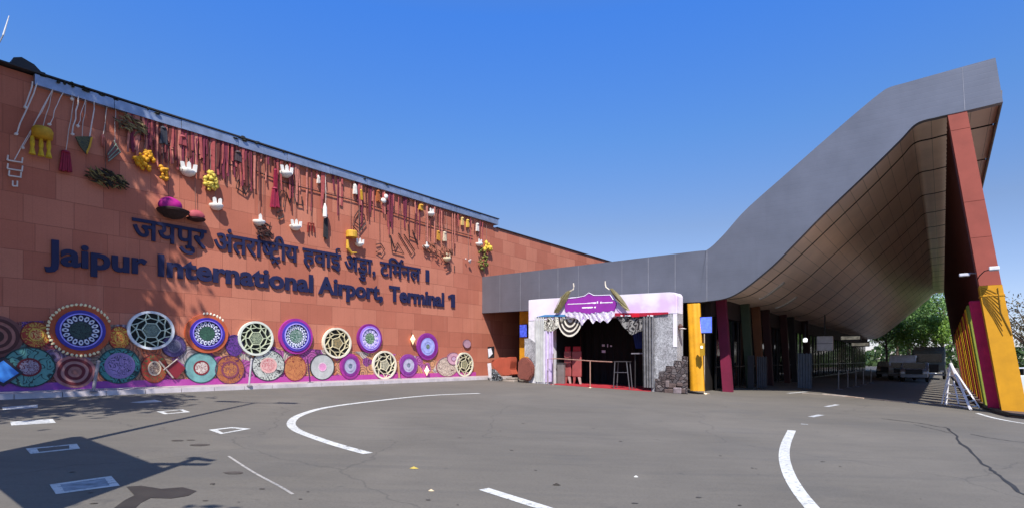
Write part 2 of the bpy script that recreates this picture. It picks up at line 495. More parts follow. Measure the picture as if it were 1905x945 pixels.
# ------------------------------------------------------------------ grey canopy
pairs = [((897, 515), (897, 582)), ((1100, 491), (1100, 571)), ((1290, 468), (1262, 563)), ((1315, 465), (1315, 560)), ((1345, 438), (1366, 548)),
         ((1387, 391), (1429, 501)), ((1460, 326), (1480, 451)), ((1535, 260), (1530, 400)), ((1600, 204), (1612, 322)), ((1637, 174), (1673, 262)),
         ((1655, 163), (1705, 230)), ((1690, 153), (1745, 218)), ((1790, 125), (1795, 207)), ((1852, 108), (1866, 190))]
T = crom([kp(*a) for a, b in pairs], 8)
B = crom([kp(*b) for a, b in pairs], 8)
NP = len(T)
Nn = [(T[i] - B[i]).normalized() for i in range(NP)]
def canopy_metal(c, name, rough=0.42, metallic=0.35):
    n = NT(name)
    v = n.coord()
    sep = n.new('ShaderNodeSeparateXYZ'); n.link(v, sep.inputs[0])
    w = n.math('FRACT', n.math('MULTIPLY', sep.outputs[2], 5.5))
    f = n.noise(v, 0.7, 5); f2 = n.noise(v, 30, 3)
    cc = hexc(c)
    col = n.ramp(f, [(0.3, tuple(x * .86 for x in cc)), (0.7, tuple(x * 1.08 for x in cc))])
    col = n.mix(n.ramp(w, [(0.0, (.12, .12, .12)), (0.09, (0, 0, 0))]), col, tuple(x * .6 for x in cc))
    stk = n.noise(n.mapping(v, (2.5, 2.5, .12)), 1.0, 4)
    col = n.mix(n.ramp(stk, [(.55, (0, 0, 0)), (.8, (.22, .22, .22))]), col, tuple(x * .6 for x in cc))
    n.link(col, n.b.inputs['Base Color']); n.b.inputs['Roughness'].default_value = rough; n.b.inputs['Metallic'].default_value = metallic
    h = n.math('ADD', n.ramp(w, [(0.0, (0, 0, 0)), (0.1, (1, 1, 1)), (.9, (1, 1, 1)), (1, (0, 0, 0))]), n.math('MULTIPLY', f2, 0.15))
    n.bump(h, 0.15, 0.006)
    return n.m
def seams_mat(c, pitch, name, rough, dark=0.25):
    """sheet metal with narrow dark joints along the run of the roof"""
    n = NT(name)
    uv = n.coord('UV')
    sep = n.new('ShaderNodeSeparateXYZ'); n.link(uv, sep.inputs[0])
    w = n.math('FRACT', n.math('DIVIDE', sep.outputs[0], pitch))
    cell = n.math('FLOOR', n.math('DIVIDE', sep.outputs[0], pitch))
    wn = n.new('ShaderNodeTexWhiteNoise', noise_dimensions='1D'); n.link(cell, wn.inputs['W'])
    f = n.noise(n.coord(), 0.5, 5)
    cc = hexc(c)
    col = n.ramp(f, [(0.3, tuple(x * .85 for x in cc)), (0.7, tuple(x * 1.12 for x in cc))])
    col = n.mix(0.25, col, wn.outputs['Value'], 'MULTIPLY') if False else n.mix(n.ramp(wn.outputs['Value'], [(0, (0, 0, 0)), (1, (.3, .3, .3))]), col, tuple(x * 1.3 for x in cc))
    col = n.mix(n.ramp(w, [(0.0, (1, 1, 1)), (0.05, (0, 0, 0))]), col, tuple(x * dark for x in cc))
    n.link(col, n.b.inputs['Base Color']); n.b.inputs['Roughness'].default_value = rough; n.b.inputs['Metallic'].default_value = 0.0
    return n.m
can = thing('entrance_canopy', 'big grey entrance canopy sweeping up to a peak on a leaning red and yellow leg', 'canopy', FK, (0, 0, 0))
LEN = 66.0
def strip(m, A, Bb):
    a = [m.v(p) for p in A]; b = [m.v(p) for p in Bb]
    for i in range(len(a) - 1): m.face([a[i], a[i + 1], b[i + 1], b[i]])
def P3(p, y): return (p.x, y, p.y)
m = MB()
strip(m, [P3(p, 0) for p in T], [P3(p, 0) for p in B])
strip(m, [P3(p, .25) for p in T], [P3(p, .25) for p in B])
strip(m, [P3(p, 0) for p in T], [P3(p, .25) for p in T]); strip(m, [P3(p, 0) for p in B], [P3(p, .25) for p in B])
for i in (0, NP - 1): m.poly([P3(T[i], 0), P3(T[i], .25), P3(B[i], .25), P3(B[i], 0)])
bmesh.ops.remove_doubles(m.bm, verts=m.bm.verts[:], dist=.0005)
part(can, 'fascia', m, canopy_metal('70737d', 'grey_cladding'))
seam = mat('8f8f95', 0.5, 0.3)
for px, wd in ((930, .012), (968, .02), (1003, .012), (1038, .02), (1076, .016), (1157, .014), (1206, .024), (1256, .02)):
    t, _ = kp(px, 540)
    j = min(range(NP), key=lambda i: abs(T[i].x - t))
    t2, zz = kp(px, 565 + (897 - px) * .0)
    zb = kp(px, 582 - (px - 897) * .0535)[1]; zt_ = kp(px, 515 - (px - 897) * .1185)[1]
    m = MB(); m.box(t - wd / 2, t + wd / 2, -.006, .01, zb + .02, zt_ - .02)
    part(can, 'panel_seam', m, seam)
i1308 = 8 * 3
m = MB(); m.prism([(T[i1308].x - .012, T[i1308].y), (T[i1308].x + .012, T[i1308].y), (B[i1308].x + .012, B[i1308].y), (B[i1308].x - .012, B[i1308].y)], -.006, .01); part(can, 'panel_seam', m, seam)
ii = NP - 1 - 8
m = MB(); m.prism([(T[ii].x - .004, T[ii].y - .02), (T[ii].x + .004, T[ii].y - .02), (B[ii].x + .01, B[ii].y + .02), (B[ii].x - .01, B[ii].y + .02)], -.006, .01)
part(can, 'panel_seam', m, seam)
# dark return under the front edge
m = MB()
lo = [B[i] + Nn[i] * .03 for i in range(NP)]; hi = [B[i] + Nn[i] * .34 for i in range(NP)]
strip(m, [P3(p, .252) for p in lo], [P3(p, .55) for p in hi])
part(can, 'edge_return', m, mat('2e2420', 0.7), recalc=False)
# soffit in bays with open joints, black sheet above in place of the void's shade
S = [B[i] + Nn[i] * .34 for i in range(NP)]
arc = [0.0]
for i in range(1, NP): arc.append(arc[-1] + (S[i] - S[i - 1]).length)
m = MB(); uvl = m.bm.loops.layers.uv.new('UVMap')
ys = [0.55, 3.2]
while ys[-1] < LEN - 1: ys.append(ys[-1] + 4.45)
i0 = 8 * 1
for ya, yb in zip(ys, ys[1:]):
    yb -= .17
    for i in range(i0, NP - 1):
        f = m.poly([P3(S[i], ya), P3(S[i + 1], ya), P3(S[i + 1], yb), P3(S[i], yb)])
        for lp, (uu, vv) in zip(f.loops, ((arc[i], ya), (arc[i + 1], ya), (arc[i + 1], yb), (arc[i], yb))): lp[uvl].uv = (uu, vv)
bmesh.ops.remove_doubles(m.bm, verts=m.bm.verts[:], dist=.0005)
part(can, 'soffit', m, seams_mat('f2d6c2', 0.55, 'brown_soffit', 0.3), smooth=False)
m = MB(); strip(m, [P3(S[i] + Nn[i] * .12, .56) for i in range(NP)], [P3(S[i] + Nn[i] * .12, LEN) for i in range(NP)])
strip(m, [P3(T[i] - Nn[i] * .05, .253) for i in range(NP)], [P3(T[i] - Nn[i] * .05, LEN) for i in range(NP)])
for i in (NP - 1,): m.poly([P3(T[i] - Nn[i] * .05, .253), P3(T[i] - Nn[i] * .05, LEN), P3(S[i] + Nn[i] * .12, LEN), P3(S[i] + Nn[i] * .12, .253)])
strip(m, [P3(T[i] - Nn[i] * .05, LEN) for i in range(NP)], [P3(S[i] + Nn[i] * .12, LEN) for i in range(NP)])
part(can, 'roof', m, mat('141211', 0.8))
m = MB()
e = NP - 1
m.prism([(S[e].x, S[e].y - .34), (S[e].x + .0, S[e].y + .13), (S[e].x + .04, S[e].y + .13), (S[e].x + .04, S[e].y - .34)], .26, LEN)
part(can, 'verge_trim', m, mat('77706c', 0.5, .3))
# linear lights on the soffit
for yy, ia, ib in ((4.7, 8 * 4 - 1, 8 * 5 - 2), (9.2, 8 * 4 - 3, 8 * 5 - 4)):
    m = MB()
    for i in range(ia, ib):
        a, b = S[i] - Nn[i] * .06, S[i + 1] - Nn[i + 1] * .06
        a2, b2 = S[i] - Nn[i] * .004, S[i + 1] - Nn[i + 1] * .004
        m.hexa([P3(a, yy), P3(b, yy), P3(b, yy + .28), P3(a, yy + .28), P3(a2, yy), P3(b2, yy), P3(b2, yy + .28), P3(a2, yy + .28)])
    part(can, 'strip_light', m, mat('b9b2aa', 0.4))
# leaning leg
tb = [kp(1866, 770), kp(1913, 775)]
tt = [kp(1763, 214), kp(1799, 206)]
def legx(z, side):
    (x0, z0), (x1, z1) = tb[side], tt[side]
    return x0 + (x1 - x0) * (z - z0) / (z1 - z0)
ztop = B[NP - 1 - 8].y + .2
zyel = kp(1845, 530)[1]
zbase = gzk(tb[0][0]) + .1
m = MB()
def legblock(z0, z1, y0, y1, gr=0):
    m.hexa([(legx(z0, 0) - gr, y0, z0), (legx(z0, 1) + gr, y0, z0), (legx(z0, 1) + gr, y1, z0), (legx(z0, 0) - gr, y1, z0),
            (legx(z1, 0) - gr, y0, z1), (legx(z1, 1) + gr, y0, z1), (legx(z1, 1) + gr, y1, z1), (legx(z1, 0) - gr, y1, z1)])
cuts = [zyel, kp(1838, 440)[1], kp(1830, 372)[1], kp(1805, 237)[1], ztop]
for a, b in zip(cuts, cuts[1:]): legblock(a + .006, b - .006, .02, .75)
legblock(zyel, ztop, .05, .72, -.02)
part(can, 'leg', m, mat('94493c', 0.8, 0, .12, 1.5), label='upper red stone part of the leaning leg')
m = MB(); legblock(zbase - .4, zyel - .004, -.012, .77, .012)
zb2 = kp(1845, 556)[1]
legblock(zyel - .35, zyel - .30, -.03, .79, .03)
yel = mat('c98e08', 0.75, 0, .12, 2.0)
leg2 = part(can, 'cloth_wrap', m, yel, label='yellow cloth wrapped round the foot of the leaning leg')
m = MB()
for k in range(9):      # cords over the cloth
    z1 = zyel - .05 - k * .06
    x0, x1 = legx(z1, 0), legx(z1, 1)
    m.tube([(x0 + .02, -.02, z1), ((x0 + x1) / 2, -.028, z1 - .12 - .05 * k), (x1 - .05, -.02, z1 - .3 - .1 * k)], .008, 5)
m.tube([(legx(zyel, 1) - .1, -.03, zyel - .1), (legx(zyel, 1) - .02, -.03, zyel - .9), (legx(zyel - 2, 1) - .06, -.03, zyel - 1.6)], .014, 5)
part(leg2, 'cord', m, mat('7a5a10', 0.8))
# ribbed maroon wall behind the leg, and the coloured columns under it
mx = lambda z: legx(z, 0) + .02
zpan = kp(1816, 562, .8)[1]
def panel_top(): return S[NP - 1 - 12].y - .02
m = MB()
n_ = 180
lo_, hi_ = [], []
zh = min(S[i].y for i in range(NP - 20, NP - 6)) + .6
for i in range(n_ + 1):
    y = .76 + (LEN - 2 - .76) * (i / n_) ** 1.15
    off = (.07 if i % 2 else -.03)
    lo_.append((mx(zpan) + off, y, zpan)); hi_.append((mx(ztop - .1) + off, y, ztop - .1))
strip(m, lo_, hi_)
part(can, 'ribbed_wall', m, mat('4a1813', 0.6, 0, .2, 2), recalc=False)
cyc = ['bd1850', '7f8a2e', 'c9980f', '9a2a1f', 'c9980f', '9a2a1f', 'c9980f', 'c9980f', '9a2a1f', 'c9980f', '9a2a1f', 'c9980f']
yy = .85
for k in range(14):
    w = .32 if k == 0 else .4; dpt = .3 if k == 0 else .75
    z0, z1 = gzk(legx(0, 0)) + .1, zpan + (.06 if k == 0 else .02)
    xa = lambda z: legx(z, 0) + (-.30 if k == 0 else -.34)
    m = MB(); m.hexa([(xa(z0), yy, z0), (xa(z0) + w, yy, z0), (xa(z0) + w, yy + dpt, z0), (xa(z0), yy + dpt, z0),
                      (xa(z1), yy, z1), (xa(z1) + w, yy, z1), (xa(z1) + w, yy + dpt, z1), (xa(z1), yy + dpt, z1)])
    m.bevel(.03)
    part(can, 'column', m, mat(cyc[k % len(cyc)], 0.75, 0, .2, 2.5))
    yy += 1.35 if k == 0 else 1.75 + k * .14
# floodlight and cctv on the leg
z_ = kp(1838, 505)[1]
fl = thing('floodlight', 'small white floodlight on a black bent arm on the front of the red leg', 'light', FK, (legx(z_, 0), 0, z_))
xc = (legx(z_, 0) + legx(z_, 1)) / 2
m = MB(); m.tube([(xc - .25, .0, z_ - .22), (xc - .22, -.25, z_ - .15), (xc - .1, -.35, z_ - .02), (xc + .02, -.42, z_)], .016, 6)
part(fl, 'arm', m, mat('1c1c1e', .5))
m = MB(); m.box(xc + .0, xc + .26, -.52, -.32, z_ - .03, z_ + .09); m.bevel(.02)
hd = part(fl, 'lamp_head', m, mat('d8d8da', .4))
m = MB(); m.box(xc + .02, xc + .24, -.5, -.34, z_ - .045, z_ - .031)
part(hd, 'lens', m, mat('8a8f96', .15))
cc = thing('security_camera', 'pale bracket camera pointing inward from the maroon ribbed wall beside the leg', 'camera', FK, (legx(z_, 0) - .05, .5, z_))
m = MB(); m.tube([(legx(z_, 0) + .1, .4, z_), (legx(z_, 0) - .15, .3, z_ + .02), (legx(z_, 0) - .25, .3, z_)], .02, 6)
part(cc, 'bracket', m, mat('9c9aa0', .5))
m = MB(); m.box(legx(z_, 0) - .45, legx(z_, 0) - .16, .22, .36, z_ - .07, z_ + .03); m.bevel(.02)
part(cc, 'camera_body', m, mat('c9c9d2', .4))
# plinth under the columns
m = MB()
pl = [gp(*p) for p in ((1763, 690), (1772, 703), (1785, 721), (1800, 738), (1822, 755), (1850, 768), (1880, 776), (1915, 780), (1980, 784), (2060, 770), (2000, 716), (1768, 676), (1758, 676))]
m.slab([(p.x, p.y, p.z - .1) for p in pl], 0, .22)
pth = struct('kerb', m, mat('5b4a42', .85, 0, .3, 3))
m = MB()
for a, b in zip(pl[:8], pl[1:9]):
    a = Vector(a); b = Vector(b)
    m.tube([a + Vector((0, 0, .1)), b + Vector((0, 0, .1))], .05, 6)
pip = solo('black_cable', m, mat('17161a', .5), 'thick black cable lying along the rounded edge of the plinth by the yellow leg', 'cable', F0, tuple(pl[0]))

# ------------------------------------------------------------------ terminal front under the canopy
qf, _ = wp(966, 640)                       # depth of the set-back front wall
tF = kp(1322, 700, 1.0)[0]                 # line of the glazed front that runs inwards
ftop = min(s.y for s in S[8:40]) + .35
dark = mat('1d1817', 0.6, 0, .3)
frame_m = mat('2b2a2c', 0.4, .6)
def glass(c='0c0e10', rough=.06):
    n = NT('dark_glass')
    f = n.noise(n.coord(), 0.6, 3)
    cc = hexc(c)
    n.link(n.ramp(f, [(.35, cc), (.7, tuple(x * 2 for x in cc))]), n.b.inputs['Base Color'])
    n.b.inputs['Roughness'].default_value = rough
    return n.m
GL = glass()
tfr = thing('departure_hall', 'dark glazed terminal front with slanting coloured pilasters set back under the canopy', 'building', FK, (tF, qf, 0))
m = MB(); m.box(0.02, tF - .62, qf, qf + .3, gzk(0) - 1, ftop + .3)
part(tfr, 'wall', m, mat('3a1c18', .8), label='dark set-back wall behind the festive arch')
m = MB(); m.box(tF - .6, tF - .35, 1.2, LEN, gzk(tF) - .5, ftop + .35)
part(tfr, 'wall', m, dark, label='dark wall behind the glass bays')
zg = gzk(tF)
y = 1.9; k = 0
zdoor = kp(1330, 588, 1.5)[1]
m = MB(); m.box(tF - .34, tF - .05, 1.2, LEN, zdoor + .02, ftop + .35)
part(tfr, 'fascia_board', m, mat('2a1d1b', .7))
pil_cols = ['6e1034', None, '37432f', '6e4020', '3a1614', None, '401815', '2a2422', None, '351614']
while y < 62 and k < 26:
    wd = 1.9 + .06 * k
    m = MB(); m.box(tF - .20, tF - .16, y + .25, y + wd - .04, zg + .12, zdoor - .02)
    gb = part(tfr, 'glass_bay', m, GL)
    m = MB()
    for yy in (y + .27, y + wd * .5 + .1, y + wd - .09): m.box(tF - .158, tF - .12, yy, yy + .05, zg - .1, zdoor)
    m.box(tF - .155, tF - .125, y + .2, y + wd, zg + 1.05, zg + 1.11); m.box(tF - .158, tF - .11, y + .2, y + wd, zg - .1, zg + .1)
    part(gb, 'door_frame', m, frame_m)
    if k < len(pil_cols) and pil_cols[k]:
        m = MB(); a = .0; h0 = zg - .2; h1 = ftop + .3
        lean = .38
        m.hexa([(tF - .1 + lean, y - .1, h0), (tF + .3 + lean - .1 * (k > 0), y - .1, h0), (tF + .3 + lean - .1 * (k > 0), y + .16, h0), (tF - .1 + lean, y + .16, h0),
                (tF - .1, y - .1, h1), (tF + .32, y - .1, h1), (tF + .32, y + .16, h1), (tF - .1, y + .16, h1)])
        part(tfr, 'pilaster', m, mat(pil_cols[k], .7, 0, .2, 2))
    y += wd; k += 1
# ceiling over the deep part of the front so that it stays in shade
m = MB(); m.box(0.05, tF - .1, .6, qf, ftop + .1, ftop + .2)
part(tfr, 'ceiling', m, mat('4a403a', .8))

# yellow draped post at the corner of the front
yp = thing('draped_post', 'tall yellow cloth-draped post standing under the canopy edge beside the festive arch', 'post', FK, (kp(1296, 725, -.9)[0], -.9, gzk(14)))
def dr(px, py, yv): return kp(px, py, yv)
bl, br_ = dr(1283, 724, -.85), dr(1308, 727, -.85)
tl, tr_ = dr(1276, 567, -.2), dr(1300, 565, -.2)
m = MB()
nst = 14
cols = []
for j in range(7):
    f = j / 6
    row = []
    for i in range(nst + 1):
        h = i / nst
        x0 = bl[0] + (tl[0] - bl[0]) * h; x1 = br_[0] + (tr_[0] - br_[0]) * h
        z0 = bl[1] - .05 + (tl[1] - bl[1] + .1) * h
        yv = -.85 + .65 * h
        row.append((x0 + (x1 - x0) * f, yv + .05 * math.sin(f * 16 + h * 2) + .12 * abs(f - .5), z0))
    cols.append(row)
for a, b in zip(cols, cols[1:]):
    for i in range(nst): m.face([m.v(p) for p in (a[i], b[i], b[i + 1], a[i + 1])])
ba, bb = cols[0], cols[-1]
for i in range(nst):
    q = lambda p: (p[0], p[1] + .22, p[2])
    m.face([m.v(p) for p in (ba[i], ba[i + 1], q(ba[i + 1]), q(ba[i]))]); m.face([m.v(p) for p in (bb[i], q(bb[i]), q(bb[i + 1]), bb[i + 1])])
    m.face([m.v(p) for p in (q(ba[i]), q(ba[i + 1]), q(bb[i + 1]), q(bb[i]))])
bmesh.ops.remove_doubles(m.bm, verts=m.bm.verts[:], dist=.0005)
part(yp, 'drape', m, mat('d09208', .7, 0, .15, 3), smooth=True)
m = MB(); x, z = dr(1305, 640, -1.0)
m.box(x - .08, x + .09, -.98, -.86, z - .45, z + .05)
part(yp, 'fabric_tie', m, mat('b58a10', .7))
m = MB(); m.box(x - .04, x + .05, -1.0, -.985, z - .16, z - .06)
part(yp, 'lamp', m, glow('fff2d0', 1.2, 'small_lamp'))
# blue screens
def screen(label, px0, px1, py0, py1, yv, pole=True):
    (x0, z1), (x1, z0) = kp(px0, py0, yv), kp(px1, py1, yv)
    t = thing('display_screen', label, 'screen', FK, ((x0 + x1) / 2, yv, gzk(x0)))
    m = MB(); m.box(x0 - .03, x1 + .03, yv, yv + .06, z0 - .03, z1 + .03); part(t, 'casing', m, mat('17171a', .4))
    m = MB(); m.box(x0, x1, yv - .006, yv - .001, z0, z1); part(t, 'panel', m, glow('5a74ff', .55, 'blue_screen'))
    m = MB(); xm = (x0 + x1) / 2
    if pole:
        m.tube([(xm - .08, yv + .03, gzk(xm)), (xm - .08, yv + .03, z0)], .025, 8); m.lathe([(.22, 0), (.2, .03), (.03, .05)], (xm - .08, yv + .03, gzk(xm)), 16)
        part(t, 'stand', m, mat('c8b49a', .4, .5))
    else:
        m.box(xm - .05, xm + .05, yv + .06, yv + .2, z0 + .1, z1 - .1); part(t, 'bracket', m, mat('17171a', .4))
    return t
screen('blue glowing screen on a slim stand right of the yellow draped post', 1303, 1324, 590, 618, -.3)
yl = thing('draped_column', 'dark yellow column with a small screen left of the festive arch', 'column', FK, (kp(972, 700, 1.2)[0], 1.2, gzk(4)))
(x0, zz1), (x1, _) = kp(966, 580, 1.2), kp(985, 580, 1.2)
m = MB(); m.box(x0, x1, 1.2, 1.6, gzk(4) - .2, ftop + .2); m.bevel(.02)
part(yl, 'shaft', m, mat('c98a14', .75))
screen('small blue glowing screen on the yellow column left of the arch', 967, 980, 604, 626, 1.05, False)

# inside the driveway: white hanging sign box, lamp, pale draped boards
x, z = kp(1533, 640, 9.0)
t = thing('hanging_sign', 'blank white box sign hanging under the soffit deep in the driveway', 'sign', FK, (x, 9, z))
(x0, z1), (x1, z0) = kp(1519, 625, 9), kp(1549, 652, 9)
m = MB(); m.box(x0, x1, 9, 9.25, z0, z1); m.bevel(.03); part(t, 'box', m, mat('b9b4b0', .5))
m = MB(); m.tube([((x0 + x1) / 2, 9.12, z1), ((x0 + x1) / 2, 9.12, z1 + 1.1)], .03, 6); m.box(x0 - .01, x1 + .01, 8.985, 8.999, (z0 + z1) / 2 - .01, (z0 + z1) / 2 + .01); part(t, 'hanger', m, frame_m)
x, z = kp(1498, 632, 5)
t = thing('pendant_lamp', 'small lit white lamp hanging before the dark terminal front', 'lamp', FK, (x, 5, z))
m = MB(); m.lathe([(.03, -.1), (.09, -.08), (.1, .05), (.04, .1)], (x, 5, z), 12); part(t, 'shade', m, glow('ffffff', 1.0, 'white_lamp'))
m = MB(); m.tube([(x, 5, z + .1), (x, 5, z + .75)], .015, 6); part(t, 'hanger', m, frame_m)
def board(px0, px1, py0, py1, lab, yv, col):
    (x0, z1), (x1, _) = kp(px0, py0, yv), kp(px1, py0, yv)
    zb = gzk(x0)
    m = MB(); n = 10
    for k in range(n):
        xa, xb = x0 + (x1 - x0) * k / n, x0 + (x1 - x0) * (k + 1) / n
        m.hexa([(xa, yv + .05 * (k % 2), zb + .04), (xb, yv + .05 * ((k + 1) % 2), zb + .04), (xb, yv + .12, zb + .04), (xa, yv + .12, zb + .04),
                (xa, yv + .05 * (k % 2), z1 - .03 * (k % 3)), (xb, yv + .05 * ((k + 1) % 2), z1 - .03 * ((k + 1) % 3)), (xb, yv + .12, z1 - .03 * ((k + 1) % 3)), (xa, yv + .12, z1 - .03 * (k % 3))])
    o = solo('folding_screen', m, mat(col, .7), lab, 'screen', FK, ((x0 + x1) / 2, yv, zb))
board(1391, 1402, 660, 0, 'narrow pale folding screen in the driveway, nearest the yellow post', 5.2, '464446')
board(1408, 1426, 662, 0, 'wider grey-white folding screen standing before the brown pilaster', 6.0, '4a4a4e')
board(1484, 1510, 656, 0, 'large pale folding screen deeper in the driveway under the small lit lamp', 8.0, '5a6066')

# ------------------------------------------------------------------ festive arch
YA = -1.2
ar = thing('festive_arch', 'white and lilac festive entrance arch with purple nameboard and striped drapes', 'arch', FK, (kp(1120, 700, YA)[0], YA, gzk(9)))
def K(px, py, dy=0.0): return kp(px, py, YA + dy)
Z7 = lambda x, y: (960 + x * .23286, 520 + y * .23280)      # spots read from the enlarged view
def ZK(pts, dy=0.0): return [K(*Z7(*p), dy) for p in pts]
def lilac():
    n = NT('white_lilac_cloth')
    v = n.coord()
    f = n.noise(v, 0.75, 3, .5); 
    col = n.ramp(f, [(.42, (.77, .74, .78)), (.54, (.74, .66, .77)), (.66, (.66, .47, .70))])
    n.link(col, n.b.inputs['Base Color']); n.b.inputs['Roughness'].default_value = .8
    n.bump(n.noise(v, 9, 3), .25, .02)
    return n.m
LIL = lilac()
ol, orr = K(983, 558)[0], K(1259, 545)[0]
il, ir = K(1030, 590)[0], K(1211, 590)[0]
zl, zr = K(983, 558)[1], K(1259, 543)[1]
zi = K(1120, 589)[1]
gl_, gr_ = gzk(ol) - .1, gzk(orr) - .1
m = MB()
m.prism([(ol, zi - .02), (ol, zl), (ol + .8, zl + .01), (orr - .3, zr + .02), (orr - .08, zr - .02), (orr, zr - .14), (orr, zi - .02)], YA, YA + .7)
m.bevel(.02)
part(ar, 'lintel', m, LIL)
m = MB(); m.box(ol, il - .3, YA + .02, YA + .7, gl_, zi - .022); part(ar, 'pier', m, mat('d9d6da', .8))
def speckle():
    n = NT('speckled_stone_print'); v = n.coord()
    f = n.noise(v, 18, 6, .8); g = n.noise(v, 1.3, 3)
    col = n.mix(.8, n.ramp(f, [(.36, (.16, .16, .165)), (.5, (.38, .38, .39)), (.64, (.66, .65, .68))]), n.ramp(g, [(.35, (.45, .43, .44)), (.65, (1, 1, 1))]), 'MULTIPLY')
    n.link(col, n.b.inputs['Base Color']); n.b.inputs['Roughness'].default_value = .85
    return n.m
SPK = speckle()
m = MB(); m.box(ir + .02, orr, YA + .02, YA + .7, gr_, zi - .022); part(ar, 'pier', m, SPK, label='right pier with a speckled grey stone pattern')
m = MB(); m.box(orr - .16, orr + .01, YA + .0, YA + .015, K(1250, 645)[1], zi - .024); part(ar, 'cloth_edge', m, LIL)
m = MB(); m.prism(ZK([(68, 470), (110, 468), (150, 500), (150, 690), (125, 640), (95, 615), (68, 612)], -.03), YA - .03, YA + .018); part(ar, 'stone_facing', m, SPK)
# nameboard
nb = [(390, 200), (398, 175), (410, 150), (480, 143), (545, 130), (580, 105), (620, 125), (690, 124), (750, 122), (775, 160), (800, 185), (790, 225), (780, 250), (710, 256), (640, 262), (600, 268), (575, 277), (545, 264), (500, 257), (395, 258)]
m = MB(); m.prism(ZK(nb, -.1), YA - .1, YA - .001)
bdn = part(ar, 'nameboard', m, mat('8f2c9c', .6, 0, .1, 2))
m = MB(); pts = ZK(nb, -.12)
m.tube([(x, YA - .1, z) for x, z in pts[1:10]], .022, 6); part(bdn, 'border', m, mat('e6dced', .7))
m = MB()
rnd = random.Random(2)
def bar(x0, y0, x1, y1, h0, h1):
    n = max(1, int((x1 - x0) / 10))
    for k in range(n):
        a = x0 + (x1 - x0) * k / n; b = x0 + (x1 - x0) * (k + .92) / n
        ya = y0 + (y1 - y0) * k / n
        h = h0 + (h1 - h0) * k / n
        u = rnd.uniform(.4, 1) if h > 7 else 1
        m.prism(ZK([(a, ya + h / 2 * u), (b, ya + h / 2 * u), (b, ya - h / 2), (a, ya - h / 2 * rnd.uniform(.7, 1))], -.108), YA - .108, YA - .099)
bar(412, 194, 570, 188, 6, 6); bar(570, 187, 640, 184, 9, 15); bar(645, 183, 656, 182, 26, 22); bar(672, 184, 684, 183, 22, 18); bar(686, 183, 772, 180, 7, 10); bar(527, 224, 615, 221, 13, 13); bar(625, 220, 638, 220, 14, 14)
part(bdn, 'lettering', m, mat('f0e9f2', .6))
# leaf plumes with hooks
def plume(pts, hook, lab):
    m = MB(); P = ZK(pts, -.2)
    c = (sum(p[0] for p in P) / len(P), sum(p[1] for p in P) / len(P))
    a = [m.v((x, YA - .14, z)) for x, z in P]; cv = m.v((c[0], YA - .24, c[1])); bv = m.v((c[0], YA - .1, c[1]))
    for i in range(len(a)): m.face([a[i], a[(i + 1) % len(a)], cv]); m.face([a[(i + 1) % len(a)], a[i], bv])
    o = part(ar, 'leaf_plume', m, mat('6d6440', .7, 0, .35, 6), label=lab)
    m = MB()
    Q = P
    for j in range(1, 4):
        m.tube([(Q[0][0] + (Q[j][0] - Q[0][0]) * f, YA - .17 - .06 * math.sin(f * 3.1), Q[0][1] + (Q[j][1] - Q[0][1]) * f) for f in (0, .35, .7, .97)], .012, 5)
    part(o, 'rib', m, mat('a39a70', .7))
    m = MB(); H = ZK(hook, -.14); m.tube([(x, YA - .14, z) for x, z in H], .028, 6); part(o, 'hook', m, mat('d3c8b4', .6))
plume([(300, 266), (330, 195), (360, 130), (400, 92), (442, 76), (425, 110), (405, 155), (375, 205), (335, 262)], [(430, 95), (458, 78), (462, 55), (458, 28)], 'left leaf plume leaning towards the nameboard')
plume([(905, 246), (872, 240), (830, 200), (795, 155), (762, 110), (742, 68), (765, 68), (800, 98), (835, 135), (868, 180)], [(745, 80), (718, 60), (713, 38), (712, 12)], 'right leaf plume sloping down from the nameboard')
# trims, fringe, swags, drapes
m = MB(); m.prism(ZK([(165, 296), (400, 294), (402, 278), (230, 280)], -.05), YA - .05, YA - .002); part(ar, 'blue_trim', m, mat('3f7cae', .7))
m = MB(); m.prism(ZK([(790, 290), (1010, 292), (1215, 272), (1212, 258), (1000, 264), (790, 266)], -.05), YA - .05, YA - .002); rt = part(ar, 'red_trim', m, mat('a3122f', .6))
m = MB(); m.prism(ZK([(925, 298), (985, 296), (980, 268), (920, 270)], -.07), YA - .07, YA - .052); part(rt, 'badge', m, mat('c8102a', .5))
m = MB()
for k, (xx, w_) in enumerate(((835, 16), (868, 12), (885, 30), (1050, 8), (1070, 26))):
    m.prism(ZK([(xx, 292), (xx + w_, 292), (xx + w_, 283), (xx, 281)], -.06), YA - .06, YA - .051)
part(rt, 'white_marks', m, mat('e8e4e8', .6))
def cloth(m, pts_top, pts_bot, dy, amp=.03, n=24, rows=6, waves=6):
    g = []
    for i in range(n + 1):
        f = i / n
        def ev(P):
            s = f * (len(P) - 1); k = min(int(s), len(P) - 2); u = s - k
            return (P[k][0] + (P[k + 1][0] - P[k][0]) * u, P[k][1] + (P[k + 1][1] - P[k][1]) * u)
        a, b = ev(pts_top), ev(pts_bot)
        g.append([m.v((a[0] + (b[0] - a[0]) * j / rows, YA + dy + amp * math.sin(f * waves * 6.28), a[1] + (b[1] - a[1]) * j / rows)) for j in range(rows + 1)])
    for a, b in zip(g, g[1:]):
        for j in range(rows): m.face([a[j], b[j], b[j + 1], a[j + 1]])
m = MB(); cloth(m, ZK([(395, 256), (500, 254), (575, 272), (640, 260), (785, 248)]), ZK([(405, 290), (440, 300), (470, 302), (505, 318), (535, 370), (560, 330), (585, 308), (605, 330), (622, 352), (650, 322), (680, 345), (705, 322), (740, 350), (765, 318), (790, 290)]), -.09, .015, 60, 4, 9)
